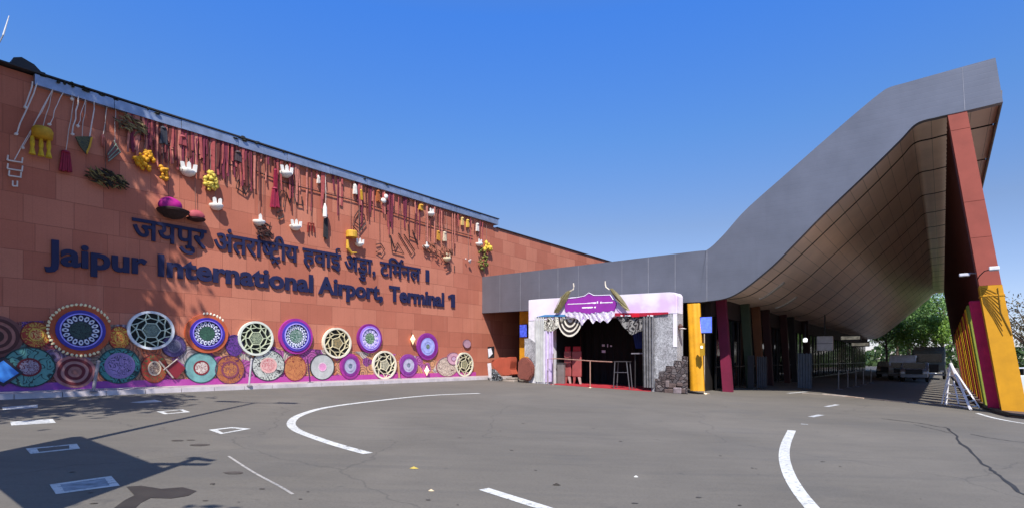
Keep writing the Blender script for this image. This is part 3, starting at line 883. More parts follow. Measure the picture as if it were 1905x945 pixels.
part(ar, 'lace_fringe', m, worm('e8e0ee', '9a74b8', 5, .74, 1.0), recalc=False, smooth=True)
ZEB = worm('dedacb', '201a18', 3.2, .5, 1.4)
m = MB(); cloth(m, ZK([(225, 300), (310, 298), (398, 296)]), ZK([(225, 400), (262, 416), (300, 412), (345, 375), (398, 300)]), -.02, .03, 24, 6, 3)
part(ar, 'swag', m, ZEB, recalc=False, smooth=True, label='left swag with curling black and cream pattern')
# second swag: concentric bands
sw_l, sw_r, sw_b = ZK([(330, 300)])[0], ZK([(535, 300)])[0], ZK([(425, 455)])[0]
cx_, top_, rx_, rz_ = (sw_l[0] + sw_r[0]) / 2, sw_l[1], (sw_r[0] - sw_l[0]) / 2, sw_l[1] - sw_b[1]
m = MB()
bands = 8
for b in range(bands):
    m.mi = b % 2
    f0, f1 = (b / bands) ** .9, ((b + 1) / bands) ** .9
    for k in range(18):
        a0, a1 = math.pi * (1 + k / 18), math.pi * (1 + (k + 1) / 18)
        m.poly([(cx_ + rx_ * f * math.cos(a) , YA + .06 - .1 * f + .02 * (b % 2), top_ + rz_ * f * math.sin(a)) for f, a in ((f0, a0), (f1, a0), (f1, a1), (f0, a1))])
bmesh.ops.remove_doubles(m.bm, verts=m.bm.verts[:], dist=.0005)
part(ar, 'swag', m, [mat('241c1a', .7), mat('d9d2c2', .7)], recalc=False, label='round swag of black and cream concentric bands')
m = MB(); cloth(m, ZK([(790, 292), (900, 294), (1010, 294)]), ZK([(800, 300), (870, 390), (920, 440), (1010, 405)]), .02, .03, 24, 6, 3)
part(ar, 'swag', m, worm('8e8a86', '1c1a1c', 3.0, .45, .6), recalc=False, smooth=True, label='right dark striped swag')
m = MB(); cloth(m, ZK([(222, 402), (262, 412), (296, 410)]), ZK([(218, 818), (258, 816), (300, 808)]), .0, .05, 24, 6, 3)
part(ar, 'side_drape', m, mat('b9a6c8', .8, 0, .2, 3), recalc=False, smooth=True, label='lilac drape on the left of the opening')
m = MB(); cloth(m, ZK([(150, 296), (190, 296), (226, 298)]), ZK([(150, 812), (190, 815), (222, 818)]), -.02, .06, 30, 4, 4)
part(ar, 'side_drape', m, mat('b4b4b2', .8, 0, .2, 3), recalc=False, smooth=True, label='grey white pleated drape left of the lilac one')
m = MB(); cloth(m, ZK([(1010, 294), (1060, 294), (1112, 294)]), ZK([(1018, 858), (1064, 860), (1112, 860)]), -.02, .09, 48, 4, 4.5)
part(ar, 'side_drape', m, mat('6f6d70', .7, 0, .35, 5), recalc=False, smooth=True, label='dark grey pleated drape on the right of the opening')
m = MB(); cloth(m, ZK([(930, 420), (1006, 415)], .9), ZK([(955, 548), (1006, 548)], .9), .9, .04, 24, 4, 4)
part(ar, 'inner_drape', m, mat('26306b', .8, 0, .2, 3), recalc=False, smooth=True, label='blue drape hanging inside on the right')
m = MB(); cloth(m, [(il - .2, zi + .1), (ir + .2, zi + .1)], [(il - .2, gzk(il) + .02), (ir + .2, gzk(ir) + .02)], 2.9, .08, 80, 4, 12)
part(ar, 'shade_sheet', m, mat('0c0b0d', .9), recalc=False, smooth=True, label='black sheet added for the dark inside of the arch')  # black sheet stands in for the deep shade inside the arch
m = MB()
m.box(il - .3, il - .25, YA + .7, YA + 2.9, gzk(il), zi + .2); m.box(ir + .25, ir + .3, YA + .7, YA + 2.9, gzk(ir) - .1, zi + .2); m.box(il - .3, ir + .3, YA + .7, YA + 2.9, zi + .1, zi + .2)
part(ar, 'shade_lining', m, mat('100d0e', .9))  # black sides and top added to keep the inside dark
# red carpet
m = MB(); P = [(il - .1, YA - .12), (ir, YA - .12), (ir, YA + 2.8), (il - .1, YA + 2.8)]
m.hexa([(x, y, gzk(x) - .02 + (0)) for x, y in P] + [(x, y, gzk(x) + .025) for x, y in P])
solo('red_carpet', m, mat('a3202c', .95, 0, .25, 3), 'red carpet on the floor inside the festive arch', 'carpet', FK, (il, YA, gzk(il)))
# stone blocks at the right foot of the arch
x0b, x1b = K(1217, 700, -.1)[0], K(1278, 700, -.1)[0]
zt0 = K(1240, 676, -.1)[1]; zb0 = gzk(x1b) - .05
st = thing('stone_block_panel', 'rough dark rubble stonework with a few blocks at the right foot of the arch', 'stonework', FK, (x0b, YA - .1, zb0))
def masonry():
    n = NT('dark_rubble_masonry'); v = n.coord()
    vo = n.new('ShaderNodeTexVoronoi', Scale=5.5, feature='DISTANCE_TO_EDGE'); vc = n.new('ShaderNodeTexVoronoi', Scale=5.5)
    mp = n.mapping(v, (1, 1, 1.5)); n.link(mp, vo.inputs['Vector']); n.link(mp, vc.inputs['Vector'])
    f = n.noise(v, 14, 6, .8)
    sp = n.new('ShaderNodeSeparateColor'); n.link(vc.outputs['Color'], sp.inputs[0])
    col = n.ramp(sp.outputs[0], [(0, hexc('463a3a')), (.4, hexc('6c5e5c')), (.7, hexc('575052')), (1, hexc('8a807e'))])
    col = n.mix(.8, col, n.ramp(f, [(.3, (.35, .33, .33)), (.7, (1, 1, 1))]), 'MULTIPLY')
    col = n.mix(n.ramp(vo.outputs['Distance'], [(0.02, (1, 1, 1)), (.07, (0, 0, 0))]), col, hexc('2a2022'))
    n.link(col, n.b.inputs['Base Color']); n.b.inputs['Roughness'].default_value = .9
    n.bump(n.ramp(vo.outputs['Distance'], [(0, (0, 0, 0)), (.12, (1, 1, 1))]), .8, .05)
    return n.m
m = MB()
prof = [(x0b + .02, zb0), (x1b, zb0), (x1b, zt0 + .3), (x1b - .22, zt0 + .32), (x1b - .24, zt0 + .12), (x1b - .55, zt0 + .14), (x1b - .57, zt0 - .1), (x0b + .5, zt0 - .08), (x0b + .48, zt0 - .3), (x0b + .2, zt0 - .32), (x0b + .18, zt0 - .62), (x0b + .02, zt0 - .62)]
m.prism(prof, YA - .06, YA - .004); part(st, 'masonry', m, masonry())
rnd = random.Random(11)
for k, (fx, fz, w, h) in enumerate(((.32, .0, .4, .2), (.6, .0, .34, .26), (.46, .22, .3, .2), (.78, .02, .22, .2), (.7, .3, .24, .16), (.36, .24, .16, .3))):
    xx = x0b + (x1b - x0b) * fx; zz = zb0 + .05 + fz
    m = MB(); m.box(xx, min(x1b, xx + w), YA - .08 - rnd.uniform(.03, .12), YA - .061, zz, zz + h); m.bevel(.03)
    part(st, 'block', m, mat(rnd.choice(['6f6260', '85787a', '5c4c48']), .9, 0, .35, 6, .5))
# hanging thing beside: small vase-like lantern
xv, zv = K(1264, 607, .1)
t = thing('wall_lantern', 'small brown and white lantern fixed beside the right edge of the arch', 'lantern', FK, (xv, YA + .2, zv))
m = MB(); m.lathe([(.03, -.14), (.1, -.1), (.11, .02), (.05, .09), (.02, .12)], (xv, YA + .2, zv), 12); part(t, 'lantern_body', m, mat('4f3028', .5))
m = MB(); m.lathe([(.06, 0), (.16, .02), (.05, .06)], (xv + .12, YA + .14, zv - .12), 12); part(t, 'cap', m, mat('c9beb8', .5))
m = MB(); m.tube([(xv, YA + .2, zv + .1), (orr - .02, YA + .3, zv + .1)], .02, 6); part(t, 'bracket', m, mat('241d1c', .6))
# things inside and in front of the opening
xa, za = K(1027, 667, -.35); xb, zb_ = K(1139, 673, -.35)
xm, zm = K(1098, 671, -.35)
t = thing('handrail', 'thin copper handrail on posts across the opening of the arch', 'railing', FK, (xm, YA - .35, gzk(xm)))
m = MB(); m.tube([(xa - .02, YA - .35, za + .01), (xa + .4, YA - .35, za + .01), (xm, YA - .35, zm + .01), (xb, YA - .35, zb_ + .01)], .024, 8); part(t, 'top_rail', m, mat('c79a86', .35, .5))
m = MB(); m.tube([(xm, YA - .35, gzk(xm)), (xm, YA - .35, zm)], .026, 8); m.lathe([(.13, 0), (.12, .02), (.03, .03)], (xm, YA - .35, gzk(xm)), 14); part(t, 'post', m, mat('c79a86', .35, .5))
m = MB(); m.tube([(xa + .06, YA - .35, gzk(xa)), (xa + .06, YA - .35, za + .25)], .022, 8); m.lathe([(.13, 0), (.12, .02), (.03, .03)], (xa + .06, YA - .35, gzk(xa)), 14); part(t, 'post', m, mat('8d7a74', .35, .5))
m = MB(); xg = K(1019, 668, -.35)[0]
m.tube([(xg, YA - .35, gzk(xg)), (xg, YA - .35, za), (xa + .05, YA - .35, za)], .016, 6); part(t, 'end_loop', m, mat('6b2f3a', .4))
for k, (pa, pb, pt, lab) in enumerate(((1049, 1062, 653, 'red display stand inside the arch, left of the pair'), (1064, 1081, 653, 'red display stand inside the arch, right of the pair'))):
    x0, zt_ = K(pa, pt, .9); x1, _ = K(pb, pt, .9); _, z2 = K(pa, 644, .9)
    zg0 = gzk(x0) + .02
    t = thing('display_stand', lab, 'stand', FK, ((x0 + x1) / 2, YA + .9, zg0), 'red display stands inside the arch')
    m = MB(); m.box(x0, x1 - .02, YA + .9, YA + 1.02, zg0 + .35, zt_); m.bevel(.02); part(t, 'panel', m, mat('9a4a48', .7))
    m = MB(); m.prism([(x0 + .05, zg0), (x0 + .12, zg0), (x0 + .2, zg0 + .36), (x0 + .06, zg0 + .36)], YA + .92, YA + .98); part(t, 'leg', m, mat('9a4a48', .7))
    m = MB(); m.prism([(x1 - .1, zg0), (x1 - .02, zg0), (x1 - .06, zg0 + .36), (x1 - .2, zg0 + .36)], YA + .92, YA + .98); part(t, 'leg', m, mat('b89a92', .7))
    m = MB(); m.box(x0 + .06, x1 - .05, YA + .88, YA + .98, zt_ + .003, z2); m.bevel(.015); part(t, 'header', m, mat('9c1420', .6))
x0, zq = K(1036, 676, .5); x1, _ = K(1048, 676, .5)
m = MB(); m.box(x0, x1, YA + .5, YA + .7, gzk(x0), zq); m.bevel(.02)
t = thing('bin', 'low grey bin inside the arch behind the left rail post', 'bin', FK, (x0, YA + .5, gzk(x0)))
part(t, 'body', m, mat('77706e', .6)); m = MB(); m.box(x0 - .02, x1 + .02, YA + .48, YA + .72, zq + .002, zq + .05); part(t, 'lid', m, mat('4a4648', .6))
# trestle on the right and high table
(xl, zt_), (xr, _) = K(1142, 671, .0), K(1168, 671, .0)
t = thing('trestle', 'grey folding trestle standing inside the opening on the right', 'trestle', FK, ((xl + xr) / 2, YA, gzk(xl)))
tm = mat('5a585c', .5, .3)
m = MB(); m.box(xl, xr, YA - .02, YA + .35, zt_ - .04, zt_); part(t, 'top', m, mat('3a3638', .6))
for dx0, dx1, yy in ((xr - .06, xr + .08, YA), (xl + .05, xl - .02, YA), (xr - .06, xr + .05, YA + .33), (xl + .05, xl - .02, YA + .33)):
    m = MB(); m.tube([(dx1, yy, gzk(dx1) + .02), (dx0, yy, zt_ - .04)], .024, 6); part(t, 'leg', m, tm)
m = MB(); m.tube([(xl, YA, zt_ - .5), (xr, YA, zt_ - .5)], .018, 6); part(t, 'crossbar', m, tm)
(xl, zt_), (xr, _) = K(1176, 656, .5), K(1210, 656, .5)
t = thing('high_table', 'narrow dark high table at the right side inside the arch', 'table', FK, ((xl + xr) / 2, YA + .5, gzk(xl)))
m = MB(); m.box(xl, xr, YA + .4, YA + .9, zt_ - .05, zt_); part(t, 'tabletop', m, mat('77737a', .4))
for xx in (xl + .1, xr - .1):
    m = MB(); m.tube([(xx, YA + .6, gzk(xx)), (xx, YA + .6, zt_ - .05)], .03, 8); part(t, 'leg', m, mat('2a282a', .4))
for k, (a, b, c, d, lab) in enumerate(((687, 708, 515, 533, 'upper left white paper notice on the black sheet'), (728, 735, 513, 538, 'slim white paper notice on the black sheet'), (752, 766, 522, 535, 'small white paper notice right of the slim one'), (685, 714, 562, 582, 'lower white paper notice on the black sheet'))):
    P = ZK([(a, d), (b, d), (b, c), (a, c)], 2.7)
    m = MB(); m.prism(P, YA + 2.70, YA + 2.71)
    solo('paper_notice', m, glow('e6dcee', .0) if False else mat('e6dcee', .8), lab, 'notice', FK, (P[0][0], YA + 2.7, P[0][1]), 'paper notices inside the arch')

# ------------------------------------------------------------------ odds and ends at the corner left of the arch
p = gp(934, 708)
def loc(px, py): return gp(px, py)
def gzt(p, f=FK): return f.inverted() @ p
pk = gzt(loc(932, 708)); yv = pk.y
def KK(px, py): return kp(px, py, yv)
m = MB()
Q5 = lambda x, y: (860 + x * .40201, 380 + y * .40212)
def Q(pts): return [KK(*Q5(*p)) for p in pts]
m.prism(Q([(133, 722), (150, 716), (172, 706), (190, 714), (205, 706), (222, 704), (224, 725), (217, 762), (232, 786), (214, 790), (186, 790), (172, 775), (150, 762), (140, 745)]), yv, yv + .55)
m.bevel(.03, 2)
solo('terracotta_bench', m, mat('a84c34', .8, 0, .15, 2), 'curved terracotta bench form standing in the shaded corner left of the arch', 'bench', FK, (KK(932, 708)[0], yv, gzk(KK(932, 708)[0])), smooth=False)
t = thing('easel_board', 'small black board with white scribbles leaning at the corner of the red wall', 'board', FK, (KK(927, 707)[0], yv - .2, gzk(KK(927, 707)[0])))
m = MB(); m.prism(Q([(147, 760), (160, 762), (195, 802), (194, 812), (147, 816)]), yv - .2, yv - .12); bo = part(t, 'panel', m, worm('17181a', '9fa4a8', 4, .7, 1.0))
m = MB(); a, b = Q([(146, 818), (143, 735)]); m.tube([(a[0], yv - .22, a[1]), (b[0], yv - .22, b[1])], .02, 6); part(t, 'pole', m, mat('cfcac8', .5))
t = thing('corner_marker', 'white post with a black and white plate beside the terracotta bench', 'sign', FK, (KK(913, 700)[0], yv - .1, gzk(KK(913, 700)[0])))
m = MB(); m.prism(Q([(122, 735), (134, 733), (142, 800), (128, 800)]), yv - .1, yv - .02); part(t, 'post', m, mat('d5d0d2', .6))
m = MB(); m.prism(Q([(124, 658), (152, 656), (152, 708), (126, 712)]), yv - .12, yv - .06); pp = part(t, 'plate', m, mat('1a1a1c', .5))
m = MB(); m.prism(Q([(126, 668), (140, 664), (148, 690), (130, 708)]), yv - .135, yv - .121); part(pp, 'white_patch', m, mat('d9d9dc', .5))
m = MB(); pa = KK(950, 703)
m.box(pa[0] - .42, pa[0] + .3, yv - .15, yv + .35, gzk(pa[0]) - .1, gzk(pa[0]) + .1); m.box(pa[0] - .3, pa[0] + .22, yv, yv + .4, gzk(pa[0]) + .102, gzk(pa[0]) + .2); m.bevel(.03)
solo('flat_stones', m, mat('8f8378', .9, 0, .3, 4, .5), 'pair of flat stacked stones between the bench and the arch', 'stone', FK, (pa[0], yv, gzk(pa[0])))
p0, p1 = ZK([(25, 805), (145, 615)], -.15)
m = MB(); m.prism(ZK([(22, 770), (28, 650), (60, 618), (90, 620), (130, 660), (146, 705), (140, 760), (115, 806), (40, 796)], -.15), YA - .3, YA - .04)
bmesh.ops.bevel(m.bm, geom=m.bm.edges[:], offset=.05, segments=2, affect='EDGES', clamp_overlap=True)
solo('carved_rock', m, worm('9a5a4c', '5e3028', 16, .55, 2.5), 'rough red carved rock leaning against the left foot of the arch', 'rock', FK, ((p0[0] + p1[0]) / 2, YA - .2, gzk(p0[0])))

for k, (px, py, yv, h) in enumerate(((1560, 700, 9.5, .95), (1577, 697, 12, .95), (1592, 694, 14.5, .95), (1606, 692, 17.5, .95), (1620, 690, 21, .95))):
    x = kp(px, 660, yv)[0]; z = gzk(x)
    t = thing('queue_post', 'slim pale queue post in the shade along the dark departure hall', 'post', FK, (x, yv, z), 'queue posts along the departure hall')
    m = MB(); m.tube([(x, yv, z), (x, yv, z + h)], .03, 8); part(t, 'pole', m, mat('857f7c', .4, .3))
    m = MB(); m.lathe([(.18, 0), (.17, .03), (.05, .06)], (x, yv, z), 14); part(t, 'base', m, mat('5a5658', .5))
for k, (px, py, yv, lab) in enumerate(((1582, 628, 12, 'dull lit shopfront strip sign, nearest of the pair in the dark driveway'), (1600, 640, 17, 'dull lit shopfront strip sign, furthest of the pair in the dark driveway'))):
    x, z = kp(px, py, yv)
    t = thing('strip_sign', lab, 'sign', FK, (x, yv, z))
    m = MB(); m.box(x - .5, x + .5, yv, yv + .12, z - .14, z + .14); m.bevel(.02); part(t, 'box', m, frame_m)
    m = MB(); m.box(x - .45, x + .45, yv - .01, yv - .002, z - .09, z + .09); part(t, 'panel', m, glow('a8a290', .25, 'dull_sign'))

# ------------------------------------------------------------------ raised lettering on the wall
NAVY = mat('131742', 0.7, 0, .15, 3, 0)
def glyph(ch, off, cut=None):
    c = bpy.data.curves.new('glyph', 'FONT'); c.body = ch; c.size = 1; c.offset = off; c.resolution_u = 3
    c.fill_mode = 'FRONT'
    o = bpy.data.objects.new('glyph', c); COL.objects.link(o)
    dg = bpy.context.evaluated_depsgraph_get(); dg.update()
    me = bpy.data.meshes.new_from_object(o.evaluated_get(dg))
    bpy.data.objects.remove(o); bpy.data.curves.remove(c)
    bm = bmesh.new(); bm.from_mesh(me); bpy.data.meshes.remove(me)
    bmesh.ops.remove_doubles(bm, verts=bm.verts[:], dist=.0008)
    if cut: bmesh.ops.bisect_plane(bm, geom=bm.verts[:] + bm.edges[:] + bm.faces[:], plane_co=(cut, 0, 0), plane_no=(1, 0, 0), clear_outer=True)
    return bm
def width(s, off=0):
    if not s: return 0.0
    bm = glyph(s, off); x = max((v.co.x for v in bm.verts), default=0.0); bm.free(); return x
def add_flat(m, bm, fx, fz, y0, y1):
    r = bmesh.ops.extrude_face_region(bm, geom=bm.faces[:])
    top = {v for v in r['geom'] if isinstance(v, bmesh.types.BMVert)}
    vm = {}
    for v in bm.verts: vm[v] = m.v((fx(v.co.x), y1 if v in top else y0, fz(v.co.x, v.co.y)))
    for f in bm.faces: m.face([vm[v] for v in f.verts])
    bm.free()
def lineof(pts):      # a straight line of measured spots -> along and height at both ends
    return [wp(*p) for p in pts]
eng = thing('wall_lettering', 'large dark blue English lettering naming the airport terminal across the red wall', 'lettering', FW, (wp(460, 520)[0], 0, wp(460, 520)[1]))
words = [('Jaipur', 82, 273), ('International', 293, 581), ('Airport,', 591, 711), ('Terminal', 723, 825), ('1', 833, 845)]
base = lambda px: 478.5 + .1117 * px
zb_ = sum(wp(px, base(px))[1] for px in (100, 300, 500, 700, 840)) / 5
caph = wp(610, 516)[1] - zb_
OFF = .032
k0 = .0
for wd, pa, pb in words:
    qa, qb = wp(pa, 500)[0], wp(pb, 500)[0]
    if wd == '1':
        w1 = qb - qa; h1 = caph * 1.0
        m = MB(); m.prism([(qa + w1 * .45, zb_), (qb, zb_), (qb, zb_ + h1), (qa + w1 * .55, zb_ + h1), (qa, zb_ + h1 * .84), (qa, zb_ + h1 * .66), (qa + w1 * .45, zb_ + h1 * .76)], -.065, -.012)
        part(eng, 'letter', m, NAVY); continue
    bmw = glyph(wd, OFF); x0 = min(v.co.x for v in bmw.verts); x1 = max(v.co.x for v in bmw.verts); bmw.free()
    s = (qb - qa) / (x1 - x0); sz = caph / .70
    if wd == '1': s = min(s, sz * .8)
    for i, ch in enumerate(wd):
        solo_w = width(ch); dx = width(wd[:i + 1]) - solo_w
        if i == 0: dx = 0
        m = MB()
        add_flat(m, glyph(ch, OFF), lambda x: qa + (x + dx - x0) * s, lambda x, z: zb_ + z * sz, -.065, -.012)
        part(eng, 'letter', m, NAVY)
hin = thing('wall_lettering', 'large dark blue Hindi lettering naming the airport terminal, above the English line', 'lettering', FW, (wp(400, 440)[0], 0, wp(400, 440)[1]))
head = lambda px: 398 + .1815 * (px - 245)
zh_ = sum(wp(px, head(px) + 6)[1] for px in (300, 450, 600, 700, 780)) / 5
bodyh = zh_ - wp(600, 495)[1]
def hline(m, pts, w, T_, y0, y1):
    for a, b in zip(pts, pts[1:]):
        a, b = Vector(a), Vector(b); d = (b - a).normalized(); n_ = Vector((-d.y, d.x)) * w / 2
        e_ = d * w * .3
        m.prism([T_(*q) for q in (a - n_ - e_, b - n_ + e_, b + n_ + e_, a + n_ - e_)], y0, y1)
def hindi(runs, pa, pb, extras=(), OFF=.016):
    """runs: list of (glyph, x) in em units laid out left to right"""
    qa, qb = wp(pa, 440)[0], wp(pb, 440)[0]
    xs = []
    for r in runs:
        bm = glyph(r[0], OFF, r[2] if len(r) > 2 else None)
        xs += [v.co.x + r[1] for v in bm.verts]; bm.free()
    x0, x1 = min(xs), max(xs); s = (qb - qa) / (x1 - x0); sz = bodyh / .6
    T_ = lambda x, z: (qa + (x - x0) * s, zh_ - .62 * sz + z * sz)
    for k, r in enumerate(runs):
        m = MB(); yo = -.065 - .004 * (k % 3)
        sc_, dz = (r[3], r[4]) if len(r) > 3 else (1, 0)
        bm = glyph(r[0], OFF, r[2] if len(r) > 2 else None)
        xm = min(v.co.x for v in bm.verts)
        add_flat(m, bm, lambda x: T_(xm + (x - xm) * sc_ + r[1], 0)[0], lambda x, z: T_(0, z * sc_ + dz)[1], yo, -.012)
        part(hin, 'letter', m, NAVY)
    for k, (pts, w) in enumerate(extras):
        m = MB(); hline(m, pts, w, T_, -.08, -.014); part(hin, 'vowel_mark', m, NAVY)
def seq(s):     # plain run: every glyph at its place in the whole string
    out = []
    for i, ch in enumerate(s):
        if i == 0: out.append((ch, 0.0)); continue
        bm = glyph(ch, 0); w = max(v.co.x for v in bm.verts); bm.free()
        out.append((ch, width(s[:i + 1]) - w if not ch in '\u0941\u0902' else width(s[:i] + 'l') - width('l')))
    return out
def shift(run, d): return [(r[0], r[1] + d) + tuple(r[2:]) for r in run]
hindi(seq('\u091c\u092f\u092a\u0941\u0930'), 245, 383)
w_ant = seq('\u0905\u0902\u0924\u0930\u093e')
e1 = width('\u0905\u0924\u0930\u093e') - .02
w_ant = w_ant + [('\u0937', e1, .46), ('\u091f', e1 + .36), ('\u0940', e1 + .36 + .52), ('\u092f', e1 + .36 + .52 + .24)]
xr_ = e1 - .08
hindi(w_ant, 397, 553, [([(xr_, .62), (xr_ - .06, .74), (xr_ + .02, .84), (xr_ + .12, .82)], .075), ([(e1 + .5, -.16), (e1 + .63, -.04), (e1 + .76, -.16)], .07)])
hindi(seq('\u0939\u0935\u093e\u0908'), 562, 633)
wa = width('\u0905')
wd_ = width('\u0921')
hindi([('\u0905', 0), ('\u0921', wa - .01), ('\u0921', wa + .06, None, .72, -.38), ('\u093e', wa + wd_ - .03), (',', wa + wd_ + .26)], 640, 697)
wt = width('\u091f')
wm = width('\u092e'); wn_ = width('\u0928')
xm_ = wt + .24
hindi([('\u091f', 0), ('\u093f', wt - .02), ('\u092e', xm_), ('\u0928', xm_ + wm - .01), ('\u0932', xm_ + wm + wn_ - .02)], 706, 781,
      [([(xm_ + wm - .06, .62), (xm_ + wm - .14, .74), (xm_ + wm - .04, .86), (xm_ + wm + .06, .82)], .075)])
m = MB(); qa, qb = wp(791, 480)[0], wp(797, 480)[0]
m.prism([(qa, zh_ - bodyh), (qb, zh_ - bodyh), (qb, zh_), (qa, zh_)], -.065, -.012); part(hin, 'letter', m, NAVY)

# ------------------------------------------------------------------ painted band and discs along the foot of the wall
def mural_mat():
    n = NT('mural_ground')
    v = n.coord(); sep = n.new('ShaderNodeSeparateXYZ'); n.link(v, sep.inputs[0])
    warp = n.new('ShaderNodeTexNoise', Scale=2.5, Detail=2.0); n.link(v, warp.inputs['Vector'])
    ad = n.new('ShaderNodeMix'); ad.data_type = 'RGBA'; ad.blend_type = 'LINEAR_LIGHT'; ad.inputs[0].default_value = .07
    n.link(v, ad.inputs[6]); n.link(warp.outputs['Color'], ad.inputs[7])
    vo = n.new('ShaderNodeTexVoronoi', Scale=1.9); n.link(ad.outputs[2], vo.inputs['Vector'])
    sp = n.new('ShaderNodeSeparateColor'); n.link(vo.outputs['Color'], sp.inputs[0])
    gx = n.math('DIVIDE', n.math('ADD', sep.outputs[0], 11.0), 22.0)
    left = n.ramp(sp.outputs[0], [(0, hexc('7a2b3a')), (.25, hexc('3f7a76')), (.45, hexc('a84a2a')), (.6, hexc('55307a')), (.8, hexc('8a4a40')), (.95, hexc('b08a40'))], 'CONSTANT')
    right = n.ramp(sp.outputs[0], [(0, hexc('cf9468')), (.3, hexc('c8764e')), (.5, hexc('b0509a')), (.65, hexc('c4b8ac')), (.8, hexc('c88a60')), (.92, hexc('8a3a86'))], 'CONSTANT')
    col = n.mix(n.ramp(gx, [(.3, (0, 0, 0)), (.6, (1, 1, 1))]), left, right)
    ring = n.math('FRACT', n.math('MULTIPLY', vo.outputs['Distance'], 6.5))
    col = n.mix(n.ramp(ring, [(0, (.75, .75, .75)), (.22, (.75, .75, .75)), (.3, (0, 0, 0)), (.6, (0, 0, 0)), (.7, (.35, .35, .35))]), col, hexc('2e1626'))
    w = n.noise(v, 5.0, 1, .3, 2.0)
    ln = n.math('FRACT', n.math('MULTIPLY', w, 5.0))
    col = n.mix(n.ramp(ln, [(.0, (.6, .6, .6)), (.1, (0, 0, 0))]), col, hexc('e0c8b0'))
    n.link(col, n.b.inputs['Base Color']); n.b.inputs['Roughness'].default_value = .8
    return n.m
TOPX = [(-200, 596), (0, 600), (100, 595), (130, 605), (230, 603), (300, 612), (350, 630), (440, 640), (520, 645), (600, 650), (700, 655), (780, 662), (830, 675), (846, 690)]
zf = gzw(0) + .11
mq = [wp(*p) for p in TOPX]
t = thing('mural_band', 'painted mural band of curling shapes low on the red wall, with a magenta skirting', 'mural', FW, (mq[5][0], 0, zf))
m = MB(); m.prism([(mq[0][0], zf + .02)] + mq + [(mq[-1][0], zf + .02)], -.02, -.004); part(t, 'painted_ground', m, mural_mat())
def skirt_mat():
    n = NT('magenta_skirting'); v = n.coord(); sep = n.new('ShaderNodeSeparateXYZ'); n.link(v, sep.inputs[0])
    gx = n.math('DIVIDE', n.math('ADD', sep.outputs[0], 11.0), 22.0)
    n.link(n.mix(n.ramp(n.noise(v, 3, 4), [(.3, (.0, .0, .0)), (.7, (.35, .35, .35))]), n.ramp(gx, [(.3, hexc('5d2a90')), (.6, hexc('b03a8f'))]), hexc('c46aa8')), n.b.inputs['Base Color'])  # violet left end is tree shade put into the magenta
    return n.m
m = MB(); m.box(mq[0][0], wp(884, 690)[0], -.06, -.022, zf - .02, zf + .21); part(t, 'skirting', m, skirt_mat())
P1 = lambda x, y: (x * 300 / 1350, 540 + y * 210 / 945)
def wdisc(px0, px1, py0, py1, y=-.05):
    (a, _), (b, _) = wp(px0, (py0 + py1) / 2, y), wp(px1, (py0 + py1) / 2, y)
    c = (a + b) / 2; pm = (px0 + px1) / 2
    zt_, zb2 = wp(pm, py0, y)[1], wp(pm, py1, y)[1]
    return (c, (zt_ + zb2) / 2), (b - a) / 2, (zt_ - zb2) / 2
GRP = 'painted mandala discs along the foot of the wall'
def disc_thing(label, box, y0=-.10):
    c, rx, rz = wdisc(*box, y0)
    t = thing('mandala_disc', label, 'mandala', FW, (c[0], y0, c[1]), GRP)
    return t, c, rx, rz
def petals(m, c, rx, rz, r0, r1, n, y0, y1, fat=.42, rot=0):
    for k in range(n):
        a = 2 * math.pi * (k / n) + rot; da = math.pi / n * fat * 2
        pts = [(r0, -da * .55), ((r0 + r1) / 2, -da), (r1 * .97, -da * .5), (r1, 0), (r1 * .97, da * .5), ((r0 + r1) / 2, da), (r0, da * .55)]
        m.prism([(c[0] + rx * r * math.cos(a + d), c[1] + rz * r * math.sin(a + d)) for r, d in pts], y0, y1)
def lattice(t, c, rx, rz, rim, field, web, core, y, seed=0, n=12, starcol=None):
    rnd = random.Random(seed)
    m = MB(); m.ring(c, rx, rz, .88, 1.0, y - .04, y + .07); part(t, 'rim', m, mat(rim, .6, 0, .12, 3))
    m = MB(); m.disc(c, rx * .87, rz * .87, y + .03, y + .10); part(t, 'field', m, mat(field, .8))
    m = MB(); n1, n2 = n, n + 2
    jit = lambda: rnd.uniform(-.08, .08)
    A = [(.40, 2 * math.pi * k / (n1 // 2) ) for k in range(n1 // 2)]
    Bm = [(.62 + jit() * .4, 2 * math.pi * (k + .5 * 0) / n1 + jit()) for k in range(n1)]
    Cm = [(.87, 2 * math.pi * (k + .5) / n1 + jit()) for k in range(n1)]
    pt = lambda p: (c[0] + rx * p[0] * math.cos(p[1]), c[1] + rz * p[0] * math.sin(p[1]))
    w = .021 * (rx + rz)
    def seg(a, b, ww):
        a, b = Vector(pt(a)), Vector(pt(b)); d = (b - a).normalized(); q = Vector((-d.y, d.x)) * ww / 2
        yy = y + .006 * rnd.random()
        m.prism([tuple(v) for v in (a - q - d * ww * .3, b - q + d * ww * .3, b + q + d * ww * .3, a + q - d * ww * .3)], yy - .03, y + .029)
    for k in range(n1):
        seg(Bm[k], Bm[(k + 1) % n1], w)
        seg(Bm[k], Cm[k], w); 
        if k % 2 == 0: seg(A[k // 2], Bm[k], w); seg(A[k // 2], A[(k // 2 + 1) % (n1 // 2)], w * 1.1)
    for k in range(0, n1, 2): seg(Bm[k], (.87, Bm[k][1] - .22), w * .8)
    part(t, 'web', m, mat(web, .6, 0, .12, 3))
    m = MB(); m.disc(c, rx * .34, rz * .34, y - .02, y + .028, 6); part(t, 'rosette', m, worm(core, '4a5a50', 8, .6))
